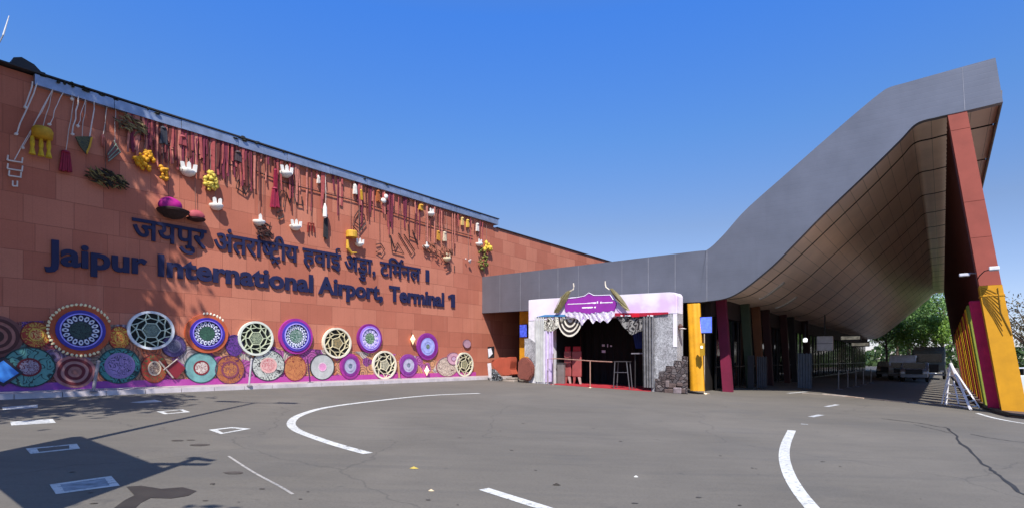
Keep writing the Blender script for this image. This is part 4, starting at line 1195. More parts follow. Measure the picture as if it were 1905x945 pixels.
def jewel(t, c, rx, rz, outer, ringc, line, field, pet, core, y, beads=None, n=16, rin=.78, scal=0):
    m = MB(); m.ring(c, rx, rz, rin, 1.0, y - .03, y + .1, 48, (lambda f: scal * abs(math.sin(f * 40))) if scal else None); part(t, 'outer_ring', m, mat(outer, .65, 0, .2, 2))
    if beads:
        m = MB()
        for k in range(beads[1]):
            if beads[2] and not beads[2](k / beads[1]): continue
            a = 2 * math.pi * k / beads[1]
            m.blob((c[0] + rx * 1.03 * math.cos(a), y - .03, c[1] + rz * 1.03 * math.sin(a)), (.045, .03, .05), k, 1, .3)
        part(t, 'bead_edge', m, mat(beads[0], .6))
    m = MB(); m.ring(c, rx, rz, rin * .82, rin + .01, y - .06, y + .1); part(t, 'inner_ring', m, mat(ringc, .5, 0, .15, 3))
    m = MB(); m.ring(c, rx, rz, rin * .80, rin * .86, y - .075, y - .0605); part(t, 'line_ring', m, mat(line, .5))
    m = MB(); m.disc(c, rx * rin * .83, rz * rin * .83, y + .0, y + .1); part(t, 'field', m, mat(field, .7))
    m = MB(); petals(m, c, rx, rz, rin * .48, rin * .76, n, y - .03, y - .002)
    part(t, 'petals', m, mat(pet, .6))
    m = MB(); petals(m, c, rx, rz, rin * .56, rin * .68, n, y - .04, y - .0305, .2); part(t, 'petal_eyes', m, mat(field, .7))
    m = MB(); m.disc(c, rx * rin * .45, rz * rin * .45, y - .02, y - .0015, 24); part(t, 'core', m, worm(core[0], core[1], 9, .6, 1.0))
def rings(t, c, rx, rz, cols, y, wob=None, core=None):
    n = len(cols)
    for k, col in enumerate(cols):
        f1, f0 = 1 - k / n, 1 - (k + 1) / n
        m = MB()
        if k == n - 1: m.disc(c, rx * f1, rz * f1, y - .012 * (k % 2), y + .06, 40, wob)
        else: m.ring(c, rx, rz, f0, f1, y - .012 * (k % 2), y + .06, 40, wob)
        part(t, 'painted_ring' if k < n - 1 else 'centre', m, (core if core and k == n - 1 else mat(col, .7, 0, .25, 5)))
def painted(t, c, rx, rz, m1, rimc, eye, y, ey=.45):
    m = MB(); m.disc(c, rx * .97, rz * .97, y, y + .06, 36); part(t, 'painted_field', m, m1)
    m = MB(); m.ring(c, rx, rz, .95, 1.0, y - .01, y + .06, 36); part(t, 'rim', m, mat(rimc, .7))
    if eye:
        m = MB(); m.ring(c, rx, rz, ey * .8, ey, y - .012, y - .0005, 30); part(t, 'eye_ring', m, mat(eye[0], .7))
        m = MB(); m.disc(c, rx * ey * .8, rz * ey * .8, y - .008, y - .0006, 30); part(t, 'eye', m, eye[1])
wob = lambda f: .05 * math.sin(f * 6.28 * 5) + .03 * math.sin(f * 6.28 * 9 + 1)
# lower and rear painted ones first
L = -.035
t, c, rx, rz = disc_thing('maroon disc of pink rings cut by the left edge of the photo', (-62, 44, 586, 664), L); rings(t, c, rx, rz, ['7a4a44', '4f2622', 'a0685c', '4f2622', '9a6256', '43241f', '302a22'], L)
t, c, rx, rz = disc_thing('small orange and yellow painted disc between the pink ring disc and the big blue one', (38, 96, 598, 646), L - .02); painted(t, c, rx, rz, worm('a8341c', 'c9a440', 6, .6), '7a2418', ('c9a440', worm('b8401c', 'e0c070', 8, .5)), L - .02, .5)
t, c, rx, rz = disc_thing('large teal painted disc with a dark red eye at the far left', (2, 104, 645, 720), L - .05); painted(t, c, rx, rz, worm('5d9a92', '1f3a38', 3.5, .72, .6), '1f3a38', ('6e1f26', worm('a99aa8', '6e1f30', 7, .6)), L - .05, .46)
t, c, rx, rz = disc_thing('maroon target of pinkish rings under the big blue disc', (99, 178, 661, 721), L - .03); rings(t, c, rx, rz, ['a06a68', '5e1a24', 'a87a74', '5e1a24', '9a6a62', '8a5a52'], L - .03, lambda f: .02 * math.sin(f * 25))
t, c, rx, rz = disc_thing('teal disc with a lilac middle between the white post and the red triangle painting', (182, 262, 646, 713), L - .03); painted(t, c, rx, rz, worm('3f8a86', '1a3436', 4, .62, .8), '1f4a4a', ('8a78a8', worm('a48ac0', '3e3a60', 6, .6)), L - .03, .72)
t, c, rx, rz = disc_thing('small orange painted disc left of the first white lattice disc', (202, 242, 606, 650), L - .02); painted(t, c, rx, rz, worm('b8401c', 'd0b040', 6, .6), '7a2418', ('d0a040', worm('b8401c', 'd8b850', 8, .5)), L - .02, .5)
t, c, rx, rz = disc_thing('red and cream painted disc crossed by pale strips', (262, 312, 657, 712), L - .03); painted(t, c, rx, rz, worm('b0402a', '5a6a3a', 4, .65), '6e2a28', ('c8b8a0', worm('c0a890', '5a3a34', 7, .5)), L - .03, .5)
t, c, rx, rz = disc_thing('dull purple painted disc right of the first white lattice disc', (301, 346, 622, 664), L - .02); painted(t, c, rx, rz, worm('5a4a80', '342a50', 5, .6), '3a2450', ('6a6480', worm('6a6a80', '403a58', 8, .5)), L - .02, .6)
t, c, rx, rz = disc_thing('pale teal disc with a red ringed white eye under the small blue disc', (343, 405, 655, 712), L - .03); painted(t, c, rx, rz, mat('6fa09c', .7, 0, .25, 4), '26484a', ('7a2026', worm('d8ccc0', '8a2a34', 6, .65)), L - .03, .48)
t, c, rx, rz = disc_thing('orange swirled disc between the pale teal one and the black and white one', (400, 455, 660, 714), L - .03); painted(t, c, rx, rz, worm('b46a3c', '6a3050', 4, .7), '5a2a50', ('7a3a50', worm('c07a44', '6a3050', 6, .6)), L - .03, .6)
t, c, rx, rz = disc_thing('small violet painted leaf disc between the blue disc and the second lattice disc', (420, 452, 622, 662), L - .02); painted(t, c, rx, rz, worm('6a3a90', '2a2a50', 5, .6), '4a2470', None, L - .02)
t, c, rx, rz = disc_thing('grey white scribbled disc with a pink eye right of the second post', (468, 530, 650, 708), L - .03); painted(t, c, rx, rz, worm('c8ccc0', '2a2a30', 4, .75, .8), '30303a', ('d8a8a0', worm('e0b0a8', 'c86a70', 6, .6)), L - .03, .5)
t, c, rx, rz = disc_thing('plain orange disc with brown strokes under the magenta rimmed disc', (528, 570, 660, 708), L - .03); painted(t, c, rx, rz, worm('c8804e', '8a3a30', 4, .78), '8a2a40', None, L - .03)
t, c, rx, rz = disc_thing('pale grey squarish disc with a pink spot left of the purple rings', (577, 622, 658, 706), L - .03); painted(t, c, rx, rz, mat('b5b7b2', .7, 0, .2, 3), '26262a', ('d8b4c4', mat('d890b8', .7)), L - .03, .34)
t, c, rx, rz = disc_thing('cluster disc of cream and pink curls near the right end of the mural', (812, 852, 663, 700), L - .03); painted(t, c, rx, rz, worm('d8c4b0', '5a3a40', 5, .72, 1.0), '8a5a60', None, L - .03)
t, c, rx, rz = disc_thing('small pale pink painted disc above the last lattice disc', (832, 856, 655, 678), L - .05); painted(t, c, rx, rz, mat('c89aa8', .7), '7a5068', ('8a5070', mat('c0a0b8', .7)), L - .05, .4)
t, c, rx, rz = disc_thing('tiny grey pink disc topmost at the right end of the mural', (862, 876, 631, 647), L - .03); painted(t, c, rx, rz, mat('b08a98', .7), '6a4a58', None, L - .03)
t, c, rx, rz = disc_thing('purple ringed disc with a grey rosette beside the pale grey square', (633, 670, 657, 704), L - .06); rings(t, c, rx, rz, ['9a2a86', '7a2a80', 'a0a0b8', 'a8a8bc', '5a6478'], L - .06, None, worm('5a6880', '98a4b4', 7, .6))
t, c, rx, rz = disc_thing('smaller purple ringed disc right of the cream lattice disc', (743, 777, 658, 700), L - .06); rings(t, c, rx, rz, ['8a3a90', '7a3088', 'b0aac0', 'b4b0c4', '5a6478'], L - .06, None, worm('5a6880', 'a8b0bc', 7, .6))
# upper row of large discs
U = -.08
t, c, rx, rz = disc_thing('big deep blue disc with orange beaded rim, largest of the row', (90, 206, 568, 660), U); jewel(t, c, rx, rz, 'a84a24', '2f2690', '9a92e8', '23204a', 'd4d8e4', ('2f4a44', '0f1a1e'), U, ('e8d8a8', 44, lambda f: .05 < f < .95 and not .85 < f), 16, .80)
t, c, rx, rz = disc_thing('white rimmed net disc at the left, wider than the other lattice discs', (236, 324, 578, 650), U); lattice(t, c, rx, rz, 'd4d8dc', '0e1614', 'b4c4b4', '6a8078', U, 1)
t, c, rx, rz = disc_thing('blue and purple disc with an orange rim and a few white beads on top', (344, 424, 584, 656), U); jewel(t, c, rx, rz, 'b85834', '3a2a98', '8a7ae0', '2a2460', 'd8dce8', ('3a6450', '24443a'), U, ('f0e4cc', 40, lambda f: .12 < f < .3), 18, .80)
t, c, rx, rz = disc_thing('cream rimmed lattice disc by the second white post', (443, 508, 597, 661), U); lattice(t, c, rx, rz, 'd8dccc', '0e1210', 'c0c8a8', 'a0aa88', U, 2)
t, c, rx, rz = disc_thing('magenta rimmed disc of white and blue spokes', (519, 581, 592, 658), U); jewel(t, c, rx, rz, 'a02a8c', '4a3aa8', 'b0a4ec', '2a2a78', 'e4e8f0', ('3a6a54', 'b8c8c0'), U, None, 20, .84)
t, c, rx, rz = disc_thing('cream lattice disc right of the magenta rimmed one', (600, 653, 609, 666), U); lattice(t, c, rx, rz, 'e4dcc4', '12100e', 'd4c8a0', 'a89060', U, 3, 10)
t, c, rx, rz = disc_thing('purple rimmed lilac disc with a green heart', (665, 710, 602, 656), U); jewel(t, c, rx, rz, '7a1a78', '9a7ad8', 'c4b4f0', 'b8a8d8', 'd8d0ec', ('3a6a44', 'b0c8a8'), U, None, 12, .84)
t, c, rx, rz = disc_thing('lower cream lattice disc between the two purple ringed ones', (693, 737, 652, 705), U); lattice(t, c, rx, rz, 'e0d8c0', '12100e', 'd8d0b0', 'c8c0a0', U, 4, 10)
t, c, rx, rz = disc_thing('tall oval purple disc with a pale blue field', (776, 815, 619, 669), U); rings(t, c, rx, rz, ['8a2a8a', '7a2080', '9aa0dc', 'a4aae0', '9aa0d8', '56705e'], U, None, worm('4a6656', 'a8b8a8', 8, .6))
t, c, rx, rz = disc_thing('last cream lattice disc at the right end of the row', (847, 880, 655, 700), U); lattice(t, c, rx, rz, 'd8d4bc', '1a1814', 'c8c0a0', 'b0a880', U, 5, 10)
for lab, px, py in (('lit diamond lantern above, left of the tall oval disc', 767, 631), ('lit diamond lantern low, under the tall oval disc', 793, 689)):
    q, z = wp(px, py, -.1)
    m = MB(); m.hexa([(q - .03, -.1, z - .26), (q + .03, -.1, z - .26), (q + .03, -.08, z - .26), (q - .03, -.08, z - .26), (q - .03, -.1, z + .26), (q + .03, -.1, z + .26), (q + .03, -.08, z + .26), (q - .03, -.08, z + .26)])
    m.bm.free(); m = MB()
    m.lathe([(.001, -.25), (.09, -.1), (.17, .0), (.09, .1), (.001, .25)], (q, -.14, z), 4)
    t = thing('diamond_lantern', lab, 'lantern', FW, (q, -.1, z), 'diamond lanterns on the mural')
    part(t, 'shade', m, glow('ffe6b0', .9, 'warm_lantern'))
    m = MB(); m.tube([(q, -.14, z + .25), (q, -.02, z + .34)], .015, 5); part(t, 'hook', m, mat('6a4a34', .6))
# blue diamond plate far left, pale strips, pale red square
q, z = wp(6, 692, -.12)
m = MB(); m.prism([(q - .55, z), (q, z - .38), (q + .42, z - .02), (q, z + .42)], -.13, -.1)
t = thing('diamond_plate', 'bright blue diamond plate with dark edges cut by the left edge of the photo', 'plate', FW, (q, -.12, z)); part(t, 'edge', m, mat('2a2430', .6))
m = MB(); m.prism([(q - .42, z), (q, z - .28), (q + .32, z - .02), (q, z + .32)], -.145, -.131); part(t, 'face', m, mat('3f86d8', .4))
a = [wp(*p, -.12) for p in ((308, 686), (327, 668), (345, 684), (328, 704))]
m = MB(); m.prism(a[::-1], -.13, -.1); t = thing('diamond_plate', 'dark red diamond plate crossed by two pale strips', 'plate', FW, (a[0][0], -.12, a[0][1])); part(t, 'face', m, mat('7e1f2a', .6))
m = MB(); b = [wp(*p, -.14) for p in ((296, 671), (322, 702))]; m.tube([(b[0][0], -.14, b[0][1]), (b[1][0], -.14, b[1][1])], .025, 6); part(t, 'strip', m, mat('b8a89c', .6))
m = MB(); b = [wp(*p, -.155) for p in ((304, 688), (330, 667), (340, 676))]; m.tube([(x, -.155, z_) for x, z_ in b], .022, 6); part(t, 'strip', m, mat('a89a8e', .6))

# ------------------------------------------------------------------ thin posts on the footway
def fpost(label, ptop, pbot, col, r=.035):
    B_ = gp(*pbot); Bl = FW.inverted() @ B_
    y = max(Bl.y, -1.25); bq, bz = wp(pbot[0], pbot[1], y); tq, tz = wp(ptop[0], ptop[1], y)
    bz = min(bz, gzw(y) + .11)
    t = thing('barrier_post', label, 'post', FW, (bq, y, gzw(y) + .11))
    m = MB(); m.tube([(bq, y, gzw(y) + .1), (tq, y, tz)], r, 8); part(t, 'pole', m, mat(col, .5, .2))
    m = MB(); m.lathe([(.12, .0), (.11, .02), (.05, .04)], (bq, y, gzw(y) + .105), 14); part(t, 'base', m, mat('6a666a', .6))
    m = MB(); m.lathe([(r * 1.25, -.02), (r * 1.3, .01), (r * .6, .035)], (tq, y, tz), 10); part(t, 'cap', m, mat(col, .5, .2))
fpost('thickest leaning grey post on the footway in front of the maroon target disc', (183, 672), (173, 738), '8f8a8e', .045)
fpost('pale slim post on the footway below the second lattice disc', (468, 668), (463, 725), 'bdb9bb', .032)
fpost('dark purple slim post on the footway below the cream lattice disc', (572, 668), (577, 717), '5a2a58', .028)
fpost('peach flat post on the footway near the purple ringed discs', (741, 672), (743, 708), 'b88a6a', .045)
fpost('stubby pale post at the end of the mural near the cream curls', (809, 688), (809, 705), 'c8c0b8', .03)

# ------------------------------------------------------------------ ornaments hanging from the parapet
coping_y = lambda px: 140 + .3163 * (px - 60) + 12
def hang(name, label, cat, px, py, y=-.09, group=None, string='cfc4bc', px_top=None, parentless=False):
    q, z = wp(px, py, y)
    t = thing(name, label, cat, FW, (q, y, z), group)
    if string:
        pt = px_top if px_top else px
        qt, zt_ = wp(pt, coping_y(pt), y)
        m = MB(); n = 5
        rr = random.Random(px)
        m.tube([(q + (qt - q) * k / n + rr.uniform(-.015, .015), y, z + (zt_ - z) * k / n) for k in range(n + 1)], .011, 4)
        part(t, 'string', m, mat(string, .8))
    return t, q, z, y
def U_(px, py): return wp(px, py, -.09)
def scale_at(px): return (wp(px + 10, 300, -.09)[0] - wp(px, 300, -.09)[0]) / 10
WHT = mat('e4dfd6', .6, 0, .08, 3)
def cup(label, px, py, w=26, prongs=3, tilt=0, col=WHT, shad=True):
    t, q, z, y = hang('paper_cup_ornament', label, 'ornament', px, py, group='white tulip cup ornaments on the wall', string='8a6a60')
    r = wp(px, py + w * .5, -.09); r = (z - r[1])
    m = MB()
    rot = Matrix.Rotation(tilt, 3, 'Y')
    m.lathe([(.02, -r * .7), (r * .45, -r * .62), (r * .8, -r * .32), (r * .92, 0), (r * .86, .02), (r * .7, -r * .25), (.02, -r * .5)], (q, y, z), 14, rot)
    part(t, 'bowl', m, col, smooth=True)
    for k in range(prongs):
        a = (k - (prongs - 1) / 2) * r * .62
        m = MB()
        m.prism([(q + a - r * .27, z - r * .1), (q + a + r * .27, z - r * .1), (q + a * 1.25 + r * .2, z + r * .85), (q + a * 1.3, z + r * 1.08 - abs(a) * .35), (q + a * 1.25 - r * .24, z + r * .8)], y - r * .45, y - r * .35)
        part(t, 'petal', m, col)
    return t
cup('white three-petalled cup highest on the left, beside the dark scorch-coloured patch', 349, 318, 30, 3, .2)
cup('white cup with two upright petals above the first Hindi words', 402, 382, 27, 2)
cup('white squarish cup tucked under the coping beside the magenta ribbon', 531, 322, 26, 3)
cup('white cup hanging over a dark tangle above the Hindi word in the middle', 482, 412, 25, 1)
cup('white cup with a flat top left of the dark long tassel', 549, 421, 23, 3)
cup('white cup next to the yellow crescent drum', 668, 453, 18, 3)
cup('white cup close under the coping towards the right, beside the gold pieces', 801, 397, 17, 2)
cup('white bud-shaped cup low over the last Hindi word', 792, 458, 15, 1)
cup('cream cup on the brown basket near the right end', 831, 480, 18, 2, 0, mat('d9c8a4', .6))
cup('small white cup crowning the green garland at the right end', 891, 453, 16, 2)
def drop(label, px, py0, py1, w, col, name='cloth_tassel', cat='tassel', flare=1.0, group=None, seed=0, string='cfc4bc', pxt=None, n=5):
    t, q, z, y = hang(name, label, cat, px, py0, string=string, px_top=pxt, group=group)
    zb2 = wp(px, py1, -.09)[1]; hw = w / 2 * scale_at(px)
    rnd = random.Random(seed + px)
    m = MB()
    for k in range(n):
        a0 = -hw * .7 + 1.4 * hw * k / n; a1 = -hw * .7 + 1.4 * hw * (k + 1) / n
        f = flare; zz = zb2 + rnd.uniform(0, .12) * (z - zb2)
        dy = rnd.uniform(0, .05)
        m.hexa([(q + a0 * f, y - .03 - dy, zz), (q + a1 * f - .01, y - .03 - dy, zz), (q + a1 * f - .01, y + .03, zz), (q + a0 * f, y + .03, zz),
                (q + a0 * .75, y - .03 - dy, z), (q + a1 * .75 - .005, y - .03 - dy, z), (q + a1 * .75 - .005, y + .03, z), (q + a0 * .75, y + .03, z)])
    bmesh.ops.remove_doubles(m.bm, verts=m.bm.verts[:], dist=.0001)
    part(t, 'fringe', m, mat(col, .75, 0, .25, 8))
    m = MB(); m.lathe([(hw * .35, -.03), (hw * .62, 0), (hw * .5, .05), (.02, .08)], (q, y, z), 12)
    part(t, 'knot', m, mat(col, .7, 0, .2, 8))
    return t, q, z, y
# left group
t, q, z, y = hang('tassel_lantern', 'yellow drum lantern with three tassels at the far left', 'lantern', 77, 248, px_top=100)
m = MB(); m.lathe([(.08, -.2), (.23, -.17), (.25, .02), (.2, .12), (.03, .18)], (q, y - .1, z), 16); part(t, 'drum', m, mat('c4941a', .7, 0, .25, 5), smooth=True)
for dx in (-.19, 0, .17):
    m = MB(); m.lathe([(.04, 0), (.06, -.2), (.04, -.3), (.08, -.5)], (q + dx * 1.0 - .03, y - .1, z - .18), 10); part(t, 'tassel', m, mat('c9a41c', .75, 0, .25, 8))
drop('dark crimson velvet tassel near the left end', 122, 285, 322, 30, '8a0f2e', flare=1.2, pxt=138)
t, q, z, y = hang('kite_ornament', 'dark green fan ornament with a yellow edge, left of the marigold bunch', 'ornament', 152, 256, px_top=160)
a = [U_(*p) for p in ((138, 256), (168, 256), (169, 262), (158, 288), (148, 276))]
m = MB(); m.prism(a[::-1], -.2, -.15); part(t, 'fan', m, worm('3a3a22', '6a6432', 8, .7))
a = [U_(*p) for p in ((166, 258), (170, 258), (166, 276), (159, 290), (158, 284), (163, 272))]
m = MB(); m.prism(a[::-1], -.22, -.201); part(t, 'yellow_edge', m, mat('c4941a', .7))
drop('peach long tassel next to the green mesh kite', 191, 255, 275, 12, 'd07a68', flare=.6, pxt=200)
t, q, z, y = hang('kite_ornament', 'thin wire mesh kite of grey green strips on a rose ground', 'ornament', 212, 275, px_top=216)
a = [U_(*p) for p in ((209, 262), (224, 285), (200, 304), (197, 288))]
m = MB(); m.prism(a[::-1], -.18, -.15); part(t, 'panel', m, mat('7a4a44', .7)); m = MB()
for p, r_ in (((222, 284), (199, 302)), ((218, 278), (200, 296)), ((214, 270), (198, 290)), ((209, 264), (222, 286))):
    b, c = U_(*p), U_(*r_); m.tube([(b[0], -.2, b[1]), (c[0], -.2, c[1])], .014, 5)
part(t, 'ribs', m, mat('7f8f7c', .6))
t, q, z, y = hang('charm_string', 'white bead charm ladder at the left edge below a long white cord', 'ornament', 28, 298, px_top=100, string='e6e0da')
m = MB()
for zz, w in ((-.05, .16), (-.28, .16), (-.46, .13), (-.72, .05)):
    m.tube([(q - w, y, z + zz), (q + w * .9, y, z + zz + .02)], .022, 5); m.tube([(q - w, y, z + zz), (q - w * .9, y, z + zz + .14)], .02, 5); m.tube([(q + w * .9, y, z + zz), (q + w, y, z + zz + .16)], .02, 5)
part(t, 'beads', m, mat('d8cfc6', .6))
def bunch(label, px, py, rx, rz, col, n, seed, string='8a6a60', col2=None, r=.075):
    t, q, z, y = hang('flower_bunch', label, 'flowers', px, py - rz, string=string)
    rnd = random.Random(seed); m = MB(); sx = scale_at(px)
    zc = wp(px, py, -.09)[1]; hz = zc - wp(px, py + rz, -.09)[1]
    for k in range(n):
        a = rnd.uniform(0, 6.28); f = rnd.random() ** .5
        m.blob((q + rx * sx * f * math.cos(a), y - .04 - .12 * (1 - f), zc + hz * f * math.sin(a)), (r * rnd.uniform(.7, 1.3),) * 3, k, 1, .35)
    part(t, 'blossoms', m, mat(col, .7, 0, .3, 9), smooth=True)
    if col2:
        m = MB()
        for k in range(n // 2):
            a = rnd.uniform(0, 6.28); f = rnd.random() ** .5 * 1.15
            p = (q + rx * sx * f * math.cos(a), y, zc + hz * f * math.sin(a))
            m.tube([p, (p[0] + rnd.uniform(-.12, .12), y - .05, p[2] + rnd.uniform(-.18, .1))], [.03, .008], 5)
        part(t, 'leaves', m, mat(col2, .8, 0, .3, 9))
    return t
bunch('bright orange marigold bunch on the left of the wall', 269, 299, 17, 18, 'd89a10', 38, 1)
bunch('small marigold cluster trailing below the orange bunch', 303, 324, 6, 18, 'd0941c', 14, 2)
bunch('pale yellow flower bunch over dark red leaves, beside the white three-petalled cup', 391, 338, 12, 17, 'd0b84a', 30, 3, col2='5a2a1c')
bunch('green leaf garland with yellow flowers at the right end of the wall', 898, 482, 9, 20, '6a6a24', 30, 4, col2='2a3a16')
bunch('pale yellow blossom block beside the green garland', 905, 461, 7, 8, 'd8b840', 12, 5, r=.11)
bunch('tiny white flower spray low at the right end', 871, 484, 7, 5, 'd8d0cc', 7, 6, r=.05)
def twigs(label, px, py, rx, rz, cols, n, seed, name='twig_bundle'):
    t, q, z, y = hang(name, label, 'ornament', px, py - rz, string='6a4a40')
    rnd = random.Random(seed); sx = scale_at(px); zc = wp(px, py, -.09)[1]; hz = zc - wp(px, py + rz, -.09)[1]
    for ci, col in enumerate(cols):
        m = MB()
        for k in range(n):
            a = rnd.uniform(-1, 1); b = rnd.uniform(-1, 1) * math.sqrt(max(0, 1 - a * a))
            p = Vector((q + rx * sx * a, y - .03 - .08 * rnd.random(), zc + hz * b)); an = rnd.uniform(-.9, -.1) if ci % 2 == 0 else rnd.uniform(-1.6, 1.6)
            l = rnd.uniform(.12, .34); d = Vector((math.cos(an), rnd.uniform(-.2, 0), math.sin(an))) * l
            m.tube([p - d / 2, p + Vector((0, -.02, .03)), p + d / 2], [.008, .028, .01], 5)
        part(t, 'twigs' if ci == 0 else 'dry_leaves', m, mat(col, .85, 0, .3, 9))
twigs('olive brown bundle of twigs hanging above the first Hindi word', 196, 334, 36, 15, ['3a3018', '7a6a3a', '241c12'], 40, 1)
twigs('pale dry vine tangle under the coping on the left', 243, 235, 26, 14, ['8a7a52', '5a4a34'], 26, 2)
twigs('dark tangle beneath the middle white cup', 490, 430, 13, 15, ['2a1c1e', '4a2a24'], 18, 3)
twigs('brown dry heap above the Hindi word for terminal', 812, 466, 26, 12, ['4a2a1e', '7a4a34'], 26, 4)
# magenta turban pot and pink bowl
t, q, z, y = hang('turban_ornament', 'round magenta turban in a dark basket above the first Hindi word', 'ornament', 313, 384, string='7a5a50')
m = MB(); m.blob((q, y - .12, z), (.36, .26, .27), 4, 3, .06); part(t, 'turban', m, mat('a80a78', .7, 0, .2, 3), smooth=True)
m = MB(); m.lathe([(.05, -.42), (.26, -.36), (.46, -.2), (.48, -.14), (.36, -.09)], (q + .1, y - .12, z), 16); part(t, 'basket', m, mat('33221e', .9, 0, .3, 8))
t, q, z, y = hang('turban_ornament', 'smaller dusty pink turban right of the magenta one', 'ornament', 363, 402, string='7a5a50')
m = MB(); m.blob((q, y - .08, z), (.27, .16, .18), 5, 3, .06); part(t, 'turban', m, mat('a84a52', .7, 0, .2, 3), smooth=True)
m = MB(); m.lathe([(.1, -.2), (.27, -.15), (.29, -.1)], (q, y - .08, z), 14); part(t, 'brim', m, mat('3a1c1e', .9))
# ribbons and long tassels
drop('magenta ribbon hanging from the coping beside the squarish white cup', 512, 318, 352, 10, '8c1238', 'ribbon', 'ribbon', .8, string='8c1238')
drop('crimson pink ribbon flaring out below the magenta one', 511, 352, 388, 16, '94203e', 'ribbon', 'ribbon', 1.5, string='8c1238')
drop('long dark grey tassel with a pale head above the Hindi word for air', 606, 402, 446, 12, '2c2a2e', flare=1.0, string='d8d0c8')
t, q, z, y = hang('bead_drop', 'slim white bead at the top of the long dark tassel', 'ornament', 600, 394, string=None)
m = MB(); m.lathe([(.02, -.3), (.09, -.24), (.08, .1), (.03, .3)], (q, -.26, z), 10); part(t, 'bead', m, WHT)
for lab, px, py0, py1, w, col in (('narrow white cone shade under the coping beside a yellow tassel', 660, 346, 362, 9, 'dcd6cc'),
        ('yellow tassel beside the narrow white cone', 671, 356, 373, 8, 'c89a20'), ('gold flat piece under the coping towards the right', 783, 383, 392, 12, 'cf9a34'),
        ('yellow cloth leaf of the pair on the right', 815, 432, 448, 8, 'c08a30'), ('pale cloth leaf of the pair on the right', 827, 434, 450, 8, 'cdbba0'),
        ('first gold strip near the right end of the coping', 860, 407, 420, 7, 'cbab6a'), ('second gold strip near the right end of the coping', 870, 411, 424, 7, 'd0a844'),
        ('white strip near the right end of the coping', 888, 418, 431, 7, 'd8cfc6'), ('white strip under the middle of the coping', 592, 330, 342, 7, 'd8cfc6'),
        ('rust coloured square of cloth under the coping', 703, 357, 376, 9, 'a85a2a'), ('dark slate hanging cloth under the coping on the left', 304, 240, 270, 20, '33343e'),
        ('rose cloth rosette right of the dark slate cloth', 339, 256, 272, 22, '9a4448'), ('grey cloth strip beside the wire leaf outline', 443, 285, 302, 18, '4a3a3e')):
    drop(lab, px, py0, py1, w, col, 'cloth_piece', 'cloth', 1.0, string='7a4a40', n=3)
t, q, z, y = hang('paired_bulb', 'pair of small white bulbs under the coping', 'ornament', 715, 370, string='7a4a40')
m = MB(); m.blob((q + .06, y - .05, z + .1), (.1, .08, .12), 1, 2, .1); part(t, 'upper_bulb', m, WHT, smooth=True); m = MB(); m.blob((q - .08, y - .05, z - .12), (.15, .09, .12), 2, 2, .1); part(t, 'lower_bulb', m, WHT, smooth=True)
t, q, z, y = hang('crescent_drum', 'yellow drum with crescents left of a white cup above the Hindi comma', 'ornament', 652, 437, string='7a4a40')
m = MB(); m.lathe([(.2, -.09), (.24, -.12), (.24, .12), (.2, .16)], (q, y - .08, z), 16); part(t, 'drum', m, mat('cf9f30', .6))
m = MB(); m.tube([(q - .2, y - .05, z - .25), (q - .18, y - .05, z - .6), (q + .02, y - .05, z - .78), (q + .3, y - .05, z - .72)], [.05, .08, .06, .02], 8); part(t, 'crescent', m, mat('cf9f30', .6))
# dark wire outlines
def wire(label, px, py, shapes, r=.022, col='2a1c1c'):
    t, q, z, y = hang('wire_ornament', label, 'ornament', px, py, string='5a342c')
    for pts in shapes:
        m = MB(); P = [U_(*p) for p in pts]; m.tube([(a, -.07, b) for a, b in P], r, 5); part(t, 'wire', m, mat(col, .6))
wire('black wire lotus outline on the left half of the wall', 455, 330, [[(443, 335), (440, 350), (458, 362), (470, 340), (462, 346), (456, 334), (452, 348), (443, 335)], [(452, 348), (458, 362)]])
wire('row of dark wire strokes like tall arches above the Hindi text', 530, 360, [[(522, 384), (521, 360), (526, 352), (531, 358), (528, 386)], [(533, 358), (540, 378)], [(548, 362), (552, 380), (562, 382)], [(562, 366), (563, 384)], [(540, 360), (541, 378)]])
wire('small rust red wire arch beside the flat-topped cup', 579, 414, [[(573, 432), (574, 415), (584, 416), (585, 433)], [(579, 416), (579, 430)]], .03, '7a1c14')
wire('dark wire leaf outline in the middle of the wall', 668, 391, [[(668, 391), (678, 400), (681, 416), (668, 433), (657, 420), (660, 404), (668, 391)], [(668, 394), (669, 430)], [(660, 412), (669, 420), (678, 408)]])
wire('curved dark wire crescent right of the yellow drum', 706, 452, [[(700, 455), (709, 453), (716, 464), (710, 474), (700, 468), (708, 464)]])
wire('angular dark wire lettering-like outlines towards the right', 745, 440, [[(727, 438), (730, 466), (752, 472), (740, 452), (735, 462), (727, 438)], [(742, 434), (766, 474), (772, 466), (752, 436)], [(768, 428), (778, 456)], [(760, 418), (762, 440), (776, 446)]], .026)
wire('dark loop of wire hanging below the brown heap', 840, 488, [[(826, 492), (836, 489), (838, 500), (830, 504)], [(846, 494), (846, 502)]], .024)
wire('dark wire frame with a hook beside the dark tassel', 520, 396, [[(516, 396), (526, 392), (527, 404), (518, 408), (520, 402)]], .03)
# long sagging wires along the wall
for k, pts in enumerate(([(228, 232), (300, 266), (400, 296), (440, 310)], [(440, 300), (520, 336), (600, 358), (690, 382), (780, 412), (880, 440)])):
    m = MB(); P = [U_(*p) for p in pts]; P = crom(P, 5)
    m.tube([(a.x, -.06, a.y) for a in P], .022, 5)
    q, z = P[0].x, P[0].y
    solo('garland_wire', m, mat('3a2220', .7), ('dark wire strung along the left part of the wall between the cords', 'dark wire strung along the middle and right of the wall between the cords')[k], 'wire', FW, (q, -.12, z))
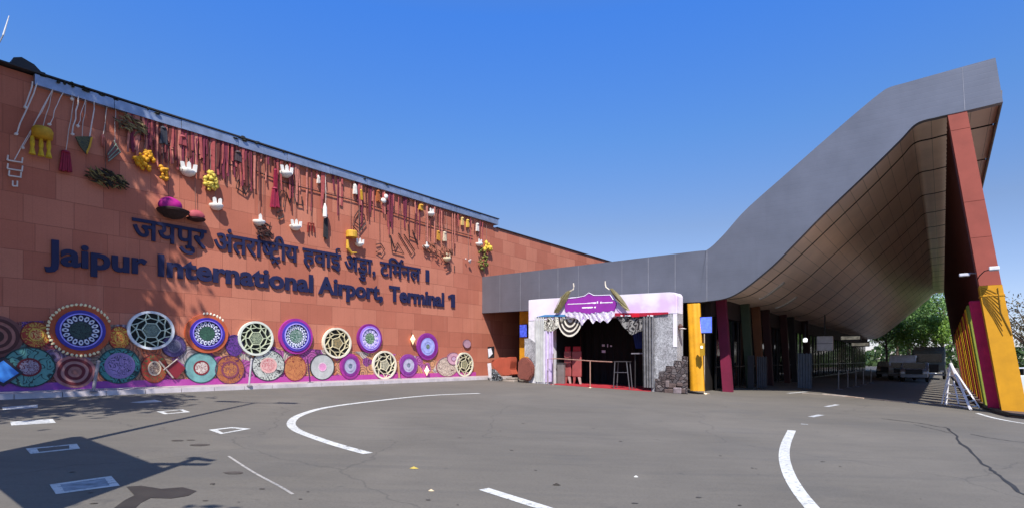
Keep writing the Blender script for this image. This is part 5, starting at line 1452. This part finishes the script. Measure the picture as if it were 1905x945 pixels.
# plain cords and cloth strands
rnd = random.Random(21)
cordm = mat('d9cfc8', .8)
for (pa, pb, l0) in ((70, 30, 250), (100, 42, 275), (118, 92, 232), (134, 134, 185), (147, 135, 250), (160, 145, 235), (176, 165, 262), (62, 47, 200)):
    m = MB(); y = -.15; a = wp(pa, coping_y(pa), y); b = wp(pb, l0, y); n = 5
    m.tube([(a[0] + (b[0] - a[0]) * k / n + rnd.uniform(-.02, .02), y, a[1] + (b[1] - a[1]) * k / n) for k in range(n + 1)], rnd.choice([.008, .010, .017]), 5)
    m.blob((b[0], y, b[1]), (.05, .04, .05), pa, 1)
    solo('white_cord', m, cordm, 'bare white cord with a small knot hanging at the left end of the parapet', 'cord', FW, (a[0], y, a[1]), 'bare white cords at the left end')
SC_ = [('rose cloth strand hanging from the parapet coping', 'a04a48'), ('dark red cloth strand hanging from the parapet coping', '5f2622'), ('pinkish tan cloth strand hanging from the parapet coping', 'b87060'), ('plum cloth strand hanging from the parapet coping', '6e2238')]
made = 0
for k in range(250):
    px = rnd.uniform(232, 905)
    if k % 2 == 0: px = rnd.uniform(240, 460)
    lab, col = rnd.choice(SC_)
    y = -.05 - rnd.random() * .07
    q, zt_ = wp(px, coping_y(px), y)
    fade = (px - 232) / 680
    L_ = rnd.uniform(.35, 1.6) if px < 470 else rnd.uniform(.3, 2.0)
    w = rnd.uniform(.02, .055)
    m = MB(); n = 4; sw = rnd.uniform(-.06, .06)
    a = [(q + sw * (i / n) ** 2 + rnd.uniform(-.012, .012), zt_ + .1 - L_ * i / n) for i in range(n + 1)]
    ls = [m.v((x - w * (1 - .3 * i / n), y, z)) for i, (x, z) in enumerate(a)]; rs = [m.v((x + w * (1 - .3 * i / n), y - .012, z)) for i, (x, z) in enumerate(a)]
    bs = [m.v((x, y + .02, z)) for x, z in a]
    for i in range(n): m.face([ls[i], rs[i], rs[i + 1], ls[i + 1]]); m.face([rs[i], bs[i], bs[i + 1], rs[i + 1]]); m.face([bs[i], ls[i], ls[i + 1], bs[i + 1]])
    solo('cloth_strand', m, mat(col, .85, 0, .25, 6), lab, 'strand', FW, (q, y, zt_), 'cloth strands hanging from the parapet')

# ------------------------------------------------------------------ white A-frame barricade
b0, b1 = gp(1757, 752), gp(1826, 762)
fr = gp(1824, 760)
_, zt_ = kp(1769, 675, (FK.inverted() @ b0).y)
t = thing('barricade', 'white triangular road barricade beside the columns at the right', 'barrier', F0, tuple(b0))
wm_ = mat('e3e1e4', .6, 0, .1, 4)
def at_depth(px, py, dp): return Vector(((px - CX) / FPX * dp, dp, EYE + (HZ - py) / FPX * dp))
d0 = b0.y
A = at_depth(1769, 675, d0 - .1); L_ = at_depth(1759, 752, d0); R_ = gp(1806, 763); R2 = gp(1832, 762)
R_.z += .03; R2.z += .03
off = Vector((.12, .35, 0))
for nm, a, b, r in (('leg', A, L_, .042), ('leg', A, R_, .042), ('leg', A + off * .1, R2 + off, .032), ('leg', A + off * .1, L_ + off, .03)):
    m = MB(); m.tube([a, b], r, 4); part(t, nm, m, wm_)
for f, g in ((.3, .3), (.5, .56), (.72, .72), (.84, .84), (.97, .97)):
    m = MB(); m.tube([A + (L_ - A) * f, A + (R_ - A) * g], .022, 4); part(t, 'rail', m, wm_)
for f in (.6, .72, .84, .95):
    m = MB(); m.tube([A + (R_ - A) * f, A + off * .1 + (R2 + off - A - off * .1) * f], .02, 4); part(t, 'rail', m, wm_)
m = MB(); m.tube([A + (L_ - A) * .42 * .5 + (R_ - A) * .21, L_ * .45 + R_ * .55 + Vector((0, 0, .12))], .025, 4); part(t, 'strut', m, wm_)
# low kerb stones across the driveway mouth
rnd = random.Random(4)
kpix = [(1490, 731), (1530, 733), (1575, 737), (1610, 741), (1650, 745), (1690, 749), (1728, 751)]
for k, (a, b) in enumerate(zip(kpix, kpix[1:])):
    a, b = gp(*a), gp(*b); d = (b - a) * .48; c = (a + b) / 2; nn = Vector((-d.y, d.x, 0)).normalized() * .1
    P = [c - d - nn, c + d - nn, c + d + nn, c - d + nn]
    m = MB(); m.slab([(p.x, p.y, gz(p.x, p.y) - .03) for p in P], 0, .05 + .01 * (k % 2))
    struct('kerb', m, mat(rnd.choice(['b59a88', '8a8078', 'c0b0a4', '5a5250']), .85, 0, .3, 4))
# ------------------------------------------------------------------ vehicles far down the driveway
tyre = mat('0c0c0d', .8); win = glass('141a1e', .1)
def vehicle(name, label, cat, px, py, dp, heading, prof, wid, body, cabwin, wheels, wr=.34):
    """profile points x along the length, z height"""
    g0 = at_depth(px, py, dp); g0.z = gz(g0.x, g0.y)
    M_ = Matrix.Translation(g0) @ Matrix.Rotation(heading, 4, 'Z')
    t = thing(name, label, cat, M_, (0, 0, 0))
    m = MB(); m.prism(prof, -wid / 2, wid / 2); m.bevel(.06); part(t, 'body', m, body)
    for pts in cabwin:
        m = MB(); m.prism(pts, -wid / 2 - .012, wid / 2 + .012); part(t, 'window', m, win)
    x1 = max(p[0] for p in prof)
    m = MB(); m.box(x1 - .04, x1 + .02, -wid * .3, wid * .3, .6, .95 if wid < 2 else 1.3); part(t, 'grille', m, frame_m)
    m = MB(); m.box(x1 - .1, x1 + .06, -wid * .47, wid * .47, .36, .52); part(t, 'bumper', m, mat('8a8c8e', .5))
    m = MB(); m.box(x1 - .12, x1 + .015, -wid * .4, wid * .4, 1.0 if wid < 2 else 1.5, 1.4 if wid < 2 else 2.2); part(t, 'windscreen', m, win)
    for s in (-1, 1):
        m = MB(); m.box(x1 - .05, x1 + .03, s * wid * .4 - .12, s * wid * .4 + .12, .62, .78); part(t, 'headlight', m, mat('d8d8d4', .3))
        for wx in wheels:
            m = MB(); rot = Matrix.Rotation(R(90), 3, 'X')
            m.lathe([(wr * .6, -.11), (wr, -.09), (wr, .09), (wr * .6, .11)], (wx, s * (wid / 2 - .08), wr), 14, rot); w = part(t, 'wheel', m, tyre)
            m = MB(); m.lathe([(wr * .5, -.02), (wr * .4, .02)], (wx, s * (wid / 2 + .035), wr), 10, rot); part(w, 'rim', m, mat('8a8c90', .4, .6))
    return t
van = [(-2.1, .35), (2.0, .35), (2.1, .7), (2.05, 1.05), (1.5, 1.25), (1.0, 1.95), (.8, 2.0), (-2.05, 2.0), (-2.1, 1.9)]
hd = R(233)
vehicle('parked_van', 'white van parked far down the driveway beneath the trees', 'van', 1680, 690, 46, hd, van, 1.75, mat('dfe3e6', .35), [[(-.2, 1.3), (1.2, 1.3), (.9, 1.8), (-.2, 1.8)], [(-1.8, 1.3), (-.4, 1.3), (-.4, 1.8), (-1.8, 1.8)]], (-1.35, 1.3))
car = [(-2.1, .35), (2.1, .35), (2.15, .75), (1.2, .98), (.55, 1.42), (-1.1, 1.45), (-1.8, 1.0), (-2.12, .9)]
vehicle('parked_car', 'small silver car between the white van and the dark truck', 'car', 1702, 690, 43, hd, car, 1.7, mat('9a9ea2', .3, .3), [[(-1.0, 1.0), (.4, 1.0), (.3, 1.36), (-.9, 1.38)]], (-1.3, 1.35), .31)
trk = [(-3.2, .7), (2.4, .7), (2.5, 1.2), (2.2, 2.4), (2.0, 2.55), (1.0, 2.55), (.9, 2.3), (.85, 1.2), (.6, 1.1), (.6, 2.4), (-3.2, 2.9)]
vehicle('parked_truck', 'dark grey truck with a tall box body parked at the end of the driveway', 'truck', 1728, 692, 50, hd, trk, 2.3, mat('6a706a', .6), [[(1.2, 1.7), (2.15, 1.7), (2.05, 2.3), (1.2, 2.3)]], (-2.2, -1.2, 1.7), .5)
vehicle('parked_car', 'dark car parked left of the white van in the canopy shade', 'car', 1655, 692, 50, hd, car, 1.7, mat('1c1e22', .3, .3), [[(-1.0, 1.0), (.4, 1.0), (.3, 1.36), (-.9, 1.38)]], (-1.3, 1.35), .31)
vehicle('parked_car', 'white car at the right edge of the photo beyond the yellow leg', 'car', 1925, 690, 27, R(200), car, 1.7, mat('c8ccd0', .3), [[(-1.0, 1.0), (.4, 1.0), (.3, 1.36), (-.9, 1.38)]], (-1.3, 1.35), .31)
# low white wall at the right edge
p = gp(1905, 742)
m = MB(); a = k2w(27.6 + 0, 3.2, 0); 
q0 = at_depth(1893, 700, 20); q1 = at_depth(2010, 700, 23.5)
d = (q1 - q0).normalized(); nn = Vector((-d.y, d.x, 0)) * .1
def low(qa, qb, h): 
    P = [qa - nn, qb - nn, qb + nn, qa + nn]
    return [(v.x, v.y, gz(v.x, v.y) - .1) for v in P], h
mm = MB(); P, h = low(q0, q1, 1.3); mm.slab(P, 0, h); mm.bevel(.02)
solo('low_wall', mm, mat('c9cfcc', .8, 0, .1, 2), 'low pale plastered wall just visible right of the yellow leg', 'wall', F0, P[0])
# benches / trolley rail far in
g0 = gp(1722, 697)
t = thing('luggage_trolley', 'pale metal luggage trolley in the sunlit strip in front of the truck', 'trolley', F0, tuple(g0))
tm = mat('b9bcc0', .35, .6)
m = MB(); m.tube([g0 + Vector((-.9, 0, .2)), g0 + Vector((.9, -.4, .2)), g0 + Vector((.9, .3, .2)), g0 + Vector((-.9, .6, .2)), g0 + Vector((-.9, 0, .2))], .04, 6); part(t, 'deck', m, tm)
m = MB(); m.tube([g0 + Vector((-.9, 0, .2)), g0 + Vector((-1.0, 0, 1.0)), g0 + Vector((-1.0, .6, 1.0)), g0 + Vector((-.9, .6, .2))], .035, 6); part(t, 'handle', m, tm)
for dx, dy in ((-.8, .05), (-.8, .5), (.8, -.3), (.8, .25)):
    m = MB(); m.lathe([(.1, -.03), (.1, .03)], g0 + Vector((dx, dy, .1)), 12, Matrix.Rotation(R(90), 3, 'X')); part(t, 'wheel', m, tyre)

# ------------------------------------------------------------------ trees
def leafmat(c, var=.5, trans=.25):
    key = ('leaf', c)
    if key in _cache: return _cache[key]
    n = NT('foliage')
    f = n.noise(n.coord(), 1.1, 3); f2 = n.noise(n.coord(), 12, 2)
    cc = hexc(c)
    col = n.ramp(f, [(.3, tuple(x * (1 - var) for x in cc)), (.7, tuple(min(1, x * (1 + var)) for x in cc))])
    col = n.mix(.5, col, n.ramp(f2, [(.3, (.6, .65, .5)), (.7, (1, 1, 1))]), 'MULTIPLY')
    n.link(col, n.b.inputs['Base Color']); n.b.inputs['Roughness'].default_value = .55
    n.b.inputs['Transmission Weight'].default_value = 0
    tr = n.new('ShaderNodeBsdfTranslucent'); n.link(col, tr.inputs['Color'])
    ms = n.new('ShaderNodeMixShader'); ms.inputs[0].default_value = trans
    out = n.n['Material Output']
    n.link(n.b.outputs[0], ms.inputs[1]); n.link(tr.outputs[0], ms.inputs[2]); n.link(ms.outputs[0], out.inputs[0])
    _cache[key] = n.m
    return n.m
BARK = mat('4a3a2e', .95, 0, .35, 5, .5)
def tree(label, x, y, h, cr, nclump, nleaf, leaf, col, seed, group=None, name='tree', trunk_h=.4, clump=.34, squash=.8):
    rnd = random.Random(seed)
    z0 = gz(x, y)
    t = thing(name, label, 'tree', F0, (x, y, z0), group)
    m = MB(); base = Vector((x, y, z0 - .1)); top = Vector((x + rnd.uniform(-.3, .3), y + rnd.uniform(-.3, .3), z0 + h * .8))
    m.tube([base, base.lerp(top, .3) + Vector((rnd.uniform(-.1, .1), rnd.uniform(-.1, .1), 0)), base.lerp(top, .65), top], [h * .028, h * .02, h * .013, h * .004], 8)
    cen = []
    for k in range(nclump):
        u = rnd.uniform(0, 6.28); v = rnd.uniform(-.85, 1); rr = rnd.uniform(.45, 1) ** .6
        c = Vector((x + cr * rr * math.cos(u) * math.sqrt(max(.05, 1 - v * v * .8)), y + cr * rr * math.sin(u) * math.sqrt(max(.05, 1 - v * v * .8)),
                    z0 + h * (trunk_h + (1 - trunk_h) * .5) + h * (1 - trunk_h) * .5 * v * rr))
        cen.append(c)
        if k % 3 == 0:
            s = base.lerp(top, min(.95, max(.35, (c.z - z0) / h * .75)))
            m.tube([s, s.lerp(c, .5) + Vector((0, 0, .1)), c], [h * .009, h * .006, h * .002], 5)
    part(t, 'trunk', m, BARK, smooth=True)
    bm = MB()
    for c in cen:
        cs = cr * clump * rnd.uniform(.6, 1.25)
        for _ in range(nleaf):
            d = Vector((rnd.gauss(0, 1), rnd.gauss(0, 1), rnd.gauss(0, squash))) * cs * .55
            p = c + d; n_ = Vector((rnd.gauss(0, 1), rnd.gauss(0, 1), rnd.gauss(.5, 1))).normalized()
            a = n_.orthogonal().normalized(); a = Matrix.Rotation(rnd.uniform(0, 6.28), 3, n_) @ a; b = n_.cross(a)
            s = leaf * rnd.uniform(.6, 1.3)
            bm.face([bm.v(p - a * s), bm.v(p + b * s * .5), bm.v(p + a * s), bm.v(p - b * s * .5)])
    part(t, 'crown', bm, leafmat(col), recalc=False)
    return t
G = 'trees beyond the end of the canopy'
for k, (px, dp, h, cr, col, lab) in enumerate(((1650, 78, 8.5, 3.6, '5a7a36', 'low bushy tree at the left of the gap under the canopy'), (1690, 84, 11.5, 4.4, '6c8f42', 'light green tree behind the white van'),
        (1722, 90, 14, 4.8, '7f9f58', 'tallest pale green tree in the gap, behind the truck'), (1752, 80, 11, 4.0, '648442', 'mid green tree close to the maroon ribbed wall'),
        (1668, 104, 11, 5, '4f6f34', 'darker tree further back behind the low bushy one'), (1740, 120, 15, 6, '5f7f44', 'big dark tree furthest back behind the truck'), (1790, 96, 10, 4.5, '648442', 'tree seen in slits between the coloured columns'),
        (1715, 74, 7, 3.0, '76983e', 'small bright tree right behind the parked car'))):
    p = at_depth(px, 670, dp)
    tree(lab, p.x, p.y, h, cr, 42, 85, .19, col, 100 + k, G)
for k, (px, dp, h, cr, col, lab) in enumerate(((1912, 60, 9, 4.0, '6a6048', 'dry thin tree at the right edge beyond the low wall'), (1960, 70, 8, 4.0, '4f5a3a', 'tree just outside the right edge'))):
    p = at_depth(px, 670, dp); tree(lab, p.x, p.y, h, cr, 34, 55, .16, col, 300 + k)
# far hedge line closing the horizon
m = MB(); rnd = random.Random(9)
for k in range(5200):
    px = rnd.uniform(1560, 2150); dp = rnd.uniform(118, 140); p = at_depth(px, 670, dp)
    p.z = gz(p.x, p.y) + rnd.uniform(0, 4.6) * (1 + .35 * math.sin(px * .05))
    n_ = Vector((rnd.gauss(0, 1), rnd.gauss(0, 1), rnd.gauss(.4, 1))).normalized(); a = n_.orthogonal().normalized() * rnd.uniform(.3, .7); b = n_.cross(a) * .7
    m.face([m.v(p - a), m.v(p + b), m.v(p + a), m.v(p - b)])
struct('far_hedge', m, leafmat('3f5526'), 'stuff', recalc=False)
# trees, lamp posts and a board behind the photographer: they throw the shade on the wall and road
tree('tall leafy tree left of the view shading the near end of the red wall', -14.2, 10.2, 19.5, 2.75, 105, 120, .20, '3f5a24', 501, trunk_h=.37)
tree('shorter leafy tree left of the view throwing shade on the footway', -11.3, 6.3, 11.8, 2.7, 40, 90, .18, '3f5a24', 502, trunk_h=.6)
tree('young tree beside the photographer throwing leafy shade on the road', -2.5, -.9, 7.2, 1.5, 24, 70, .12, '3f5a24', 503)
t = thing('notice_board', 'large roadside board on two posts at the left, outside the view', 'board', F0, (-5.6, 4.3, gz(-5.6, 4.3)))
A_, B_ = Vector((-4.32, 3.25, 0)), Vector((-7.1, 5.55, 0))
zl_ = gz(-4.3, 3.2)
m = MB(); d = (B_ - A_); nn = Vector((-d.y, d.x, 0)).normalized() * .05
P = [A_ - nn, B_ - nn, B_ + nn, A_ + nn]
m.hexa([(p.x, p.y, zl_ + 2.45) for p in P] + [(p.x, p.y, zl_ + 4.85) for p in P]); part(t, 'panel', m, mat('9aa0a4', .5))
for q in (A_, B_):
    m = MB(); m.tube([(q.x, q.y - .12, gz(q.x, q.y)), (q.x, q.y - .12, zl_ + (6.0 if q is A_ else 4.9))], .06, 8); part(t, 'post', m, mat('6a6c70', .5, .4))
m = MB(); m.tube([(A_.x - .35, A_.y - .2, zl_ + 5.5), (A_.x + .35, A_.y + .1, zl_ + 5.2)], .07, 6); m.tube([(A_.x - .1, A_.y - .12, zl_ + 6.0), (A_.x + .3, A_.y - .1, zl_ + 5.75)], .06, 6); part(t, 'spotlight_arm', m, mat('6a6c70', .5, .4))
x, y = -6.75, 6.3
t = thing('street_lamp', 'street lamp with double arm at the left, outside the view', 'lamp', F0, (x, y, gz(x, y)))
m = MB(); m.tube([(x, y, gz(x, y)), (x, y, gz(x, y) + 11.2)], [.09, .05], 8); part(t, 'pole', m, mat('8a8c90', .5, .4))
for s in (-1, 1):
    m = MB(); m.tube([(x, y, gz(x, y) + 11.1), (x + s * .8, y, gz(x, y) + 11.3)], .04, 6); a_ = part(t, 'arm', m, mat('8a8c90', .5, .4))
    m = MB(); m.box(x + s * .8 - .3, x + s * .8 + .3, y - .12, y + .12, gz(x, y) + 11.27, gz(x, y) + 11.36); part(a_, 'lamp_head', m, mat('c8cacd', .4))
# white lamp arm whose tip shows at the top left corner
d = 12.0
p0, p1 = at_depth(17, 30, d), at_depth(6, 66, d)
bx = p1.x - 1.4
t = thing('street_lamp', 'street lamp at the top left corner, only its slim white head in view', 'lamp', F0, (bx, d, gz(bx, d)))
m = MB(); m.tube([(bx, d, gz(bx, d)), (bx, d, p1.z - .6), (bx + .3, d, p1.z - .35), (p1.x - .15, d, p1.z - .3), (p1.x, d, p1.z)], [.09, .06, .03, .012, .012], 8); part(t, 'pole', m, mat('a8aab0', .5, .3))
m = MB(); m.tube([p1, p0], [.016, .008], 8); part(t, 'lamp_head', m, mat('eceef2', .4))
# little things on the road
for lab, px, py, col, s in (('yellow fallen leaf on the asphalt in the foreground', 770, 871, 'b09a48', .06), ('tiny pale scrap on the road below the yellow leaf', 802, 913, 'c8b494', .035), ('tiny white scrap on the road right of centre', 1183, 887, 'd0d0cc', .03), ('small dark twig on the asphalt right of centre', 1035, 902, '2a2420', .05)):
    p = gp(px, py); m = MB()
    P = [(-s, 0), (-s * .4, s * .45), (s * .5, s * .4), (s * 1.1, .0), (s * .4, -s * .4), (-s * .5, -s * .35)]
    a = [m.v((p.x + u, p.y + v, gz(p.x + u, p.y + v) + .004)) for u, v in P]; c = m.v((p.x, p.y, gz(p.x, p.y) + .02 + s * .2))
    for i in range(6): m.face([a[i], a[(i + 1) % 6], c])
    m.face(a[::-1])
    solo('fallen_leaf' if 'leaf' in lab[:20] else ('twig' if 'twig' in lab else 'paper_scrap'), m, mat(col, .8), lab, 'leaf' if 'leaf' in lab[:20] else 'litter', F0, tuple(p))
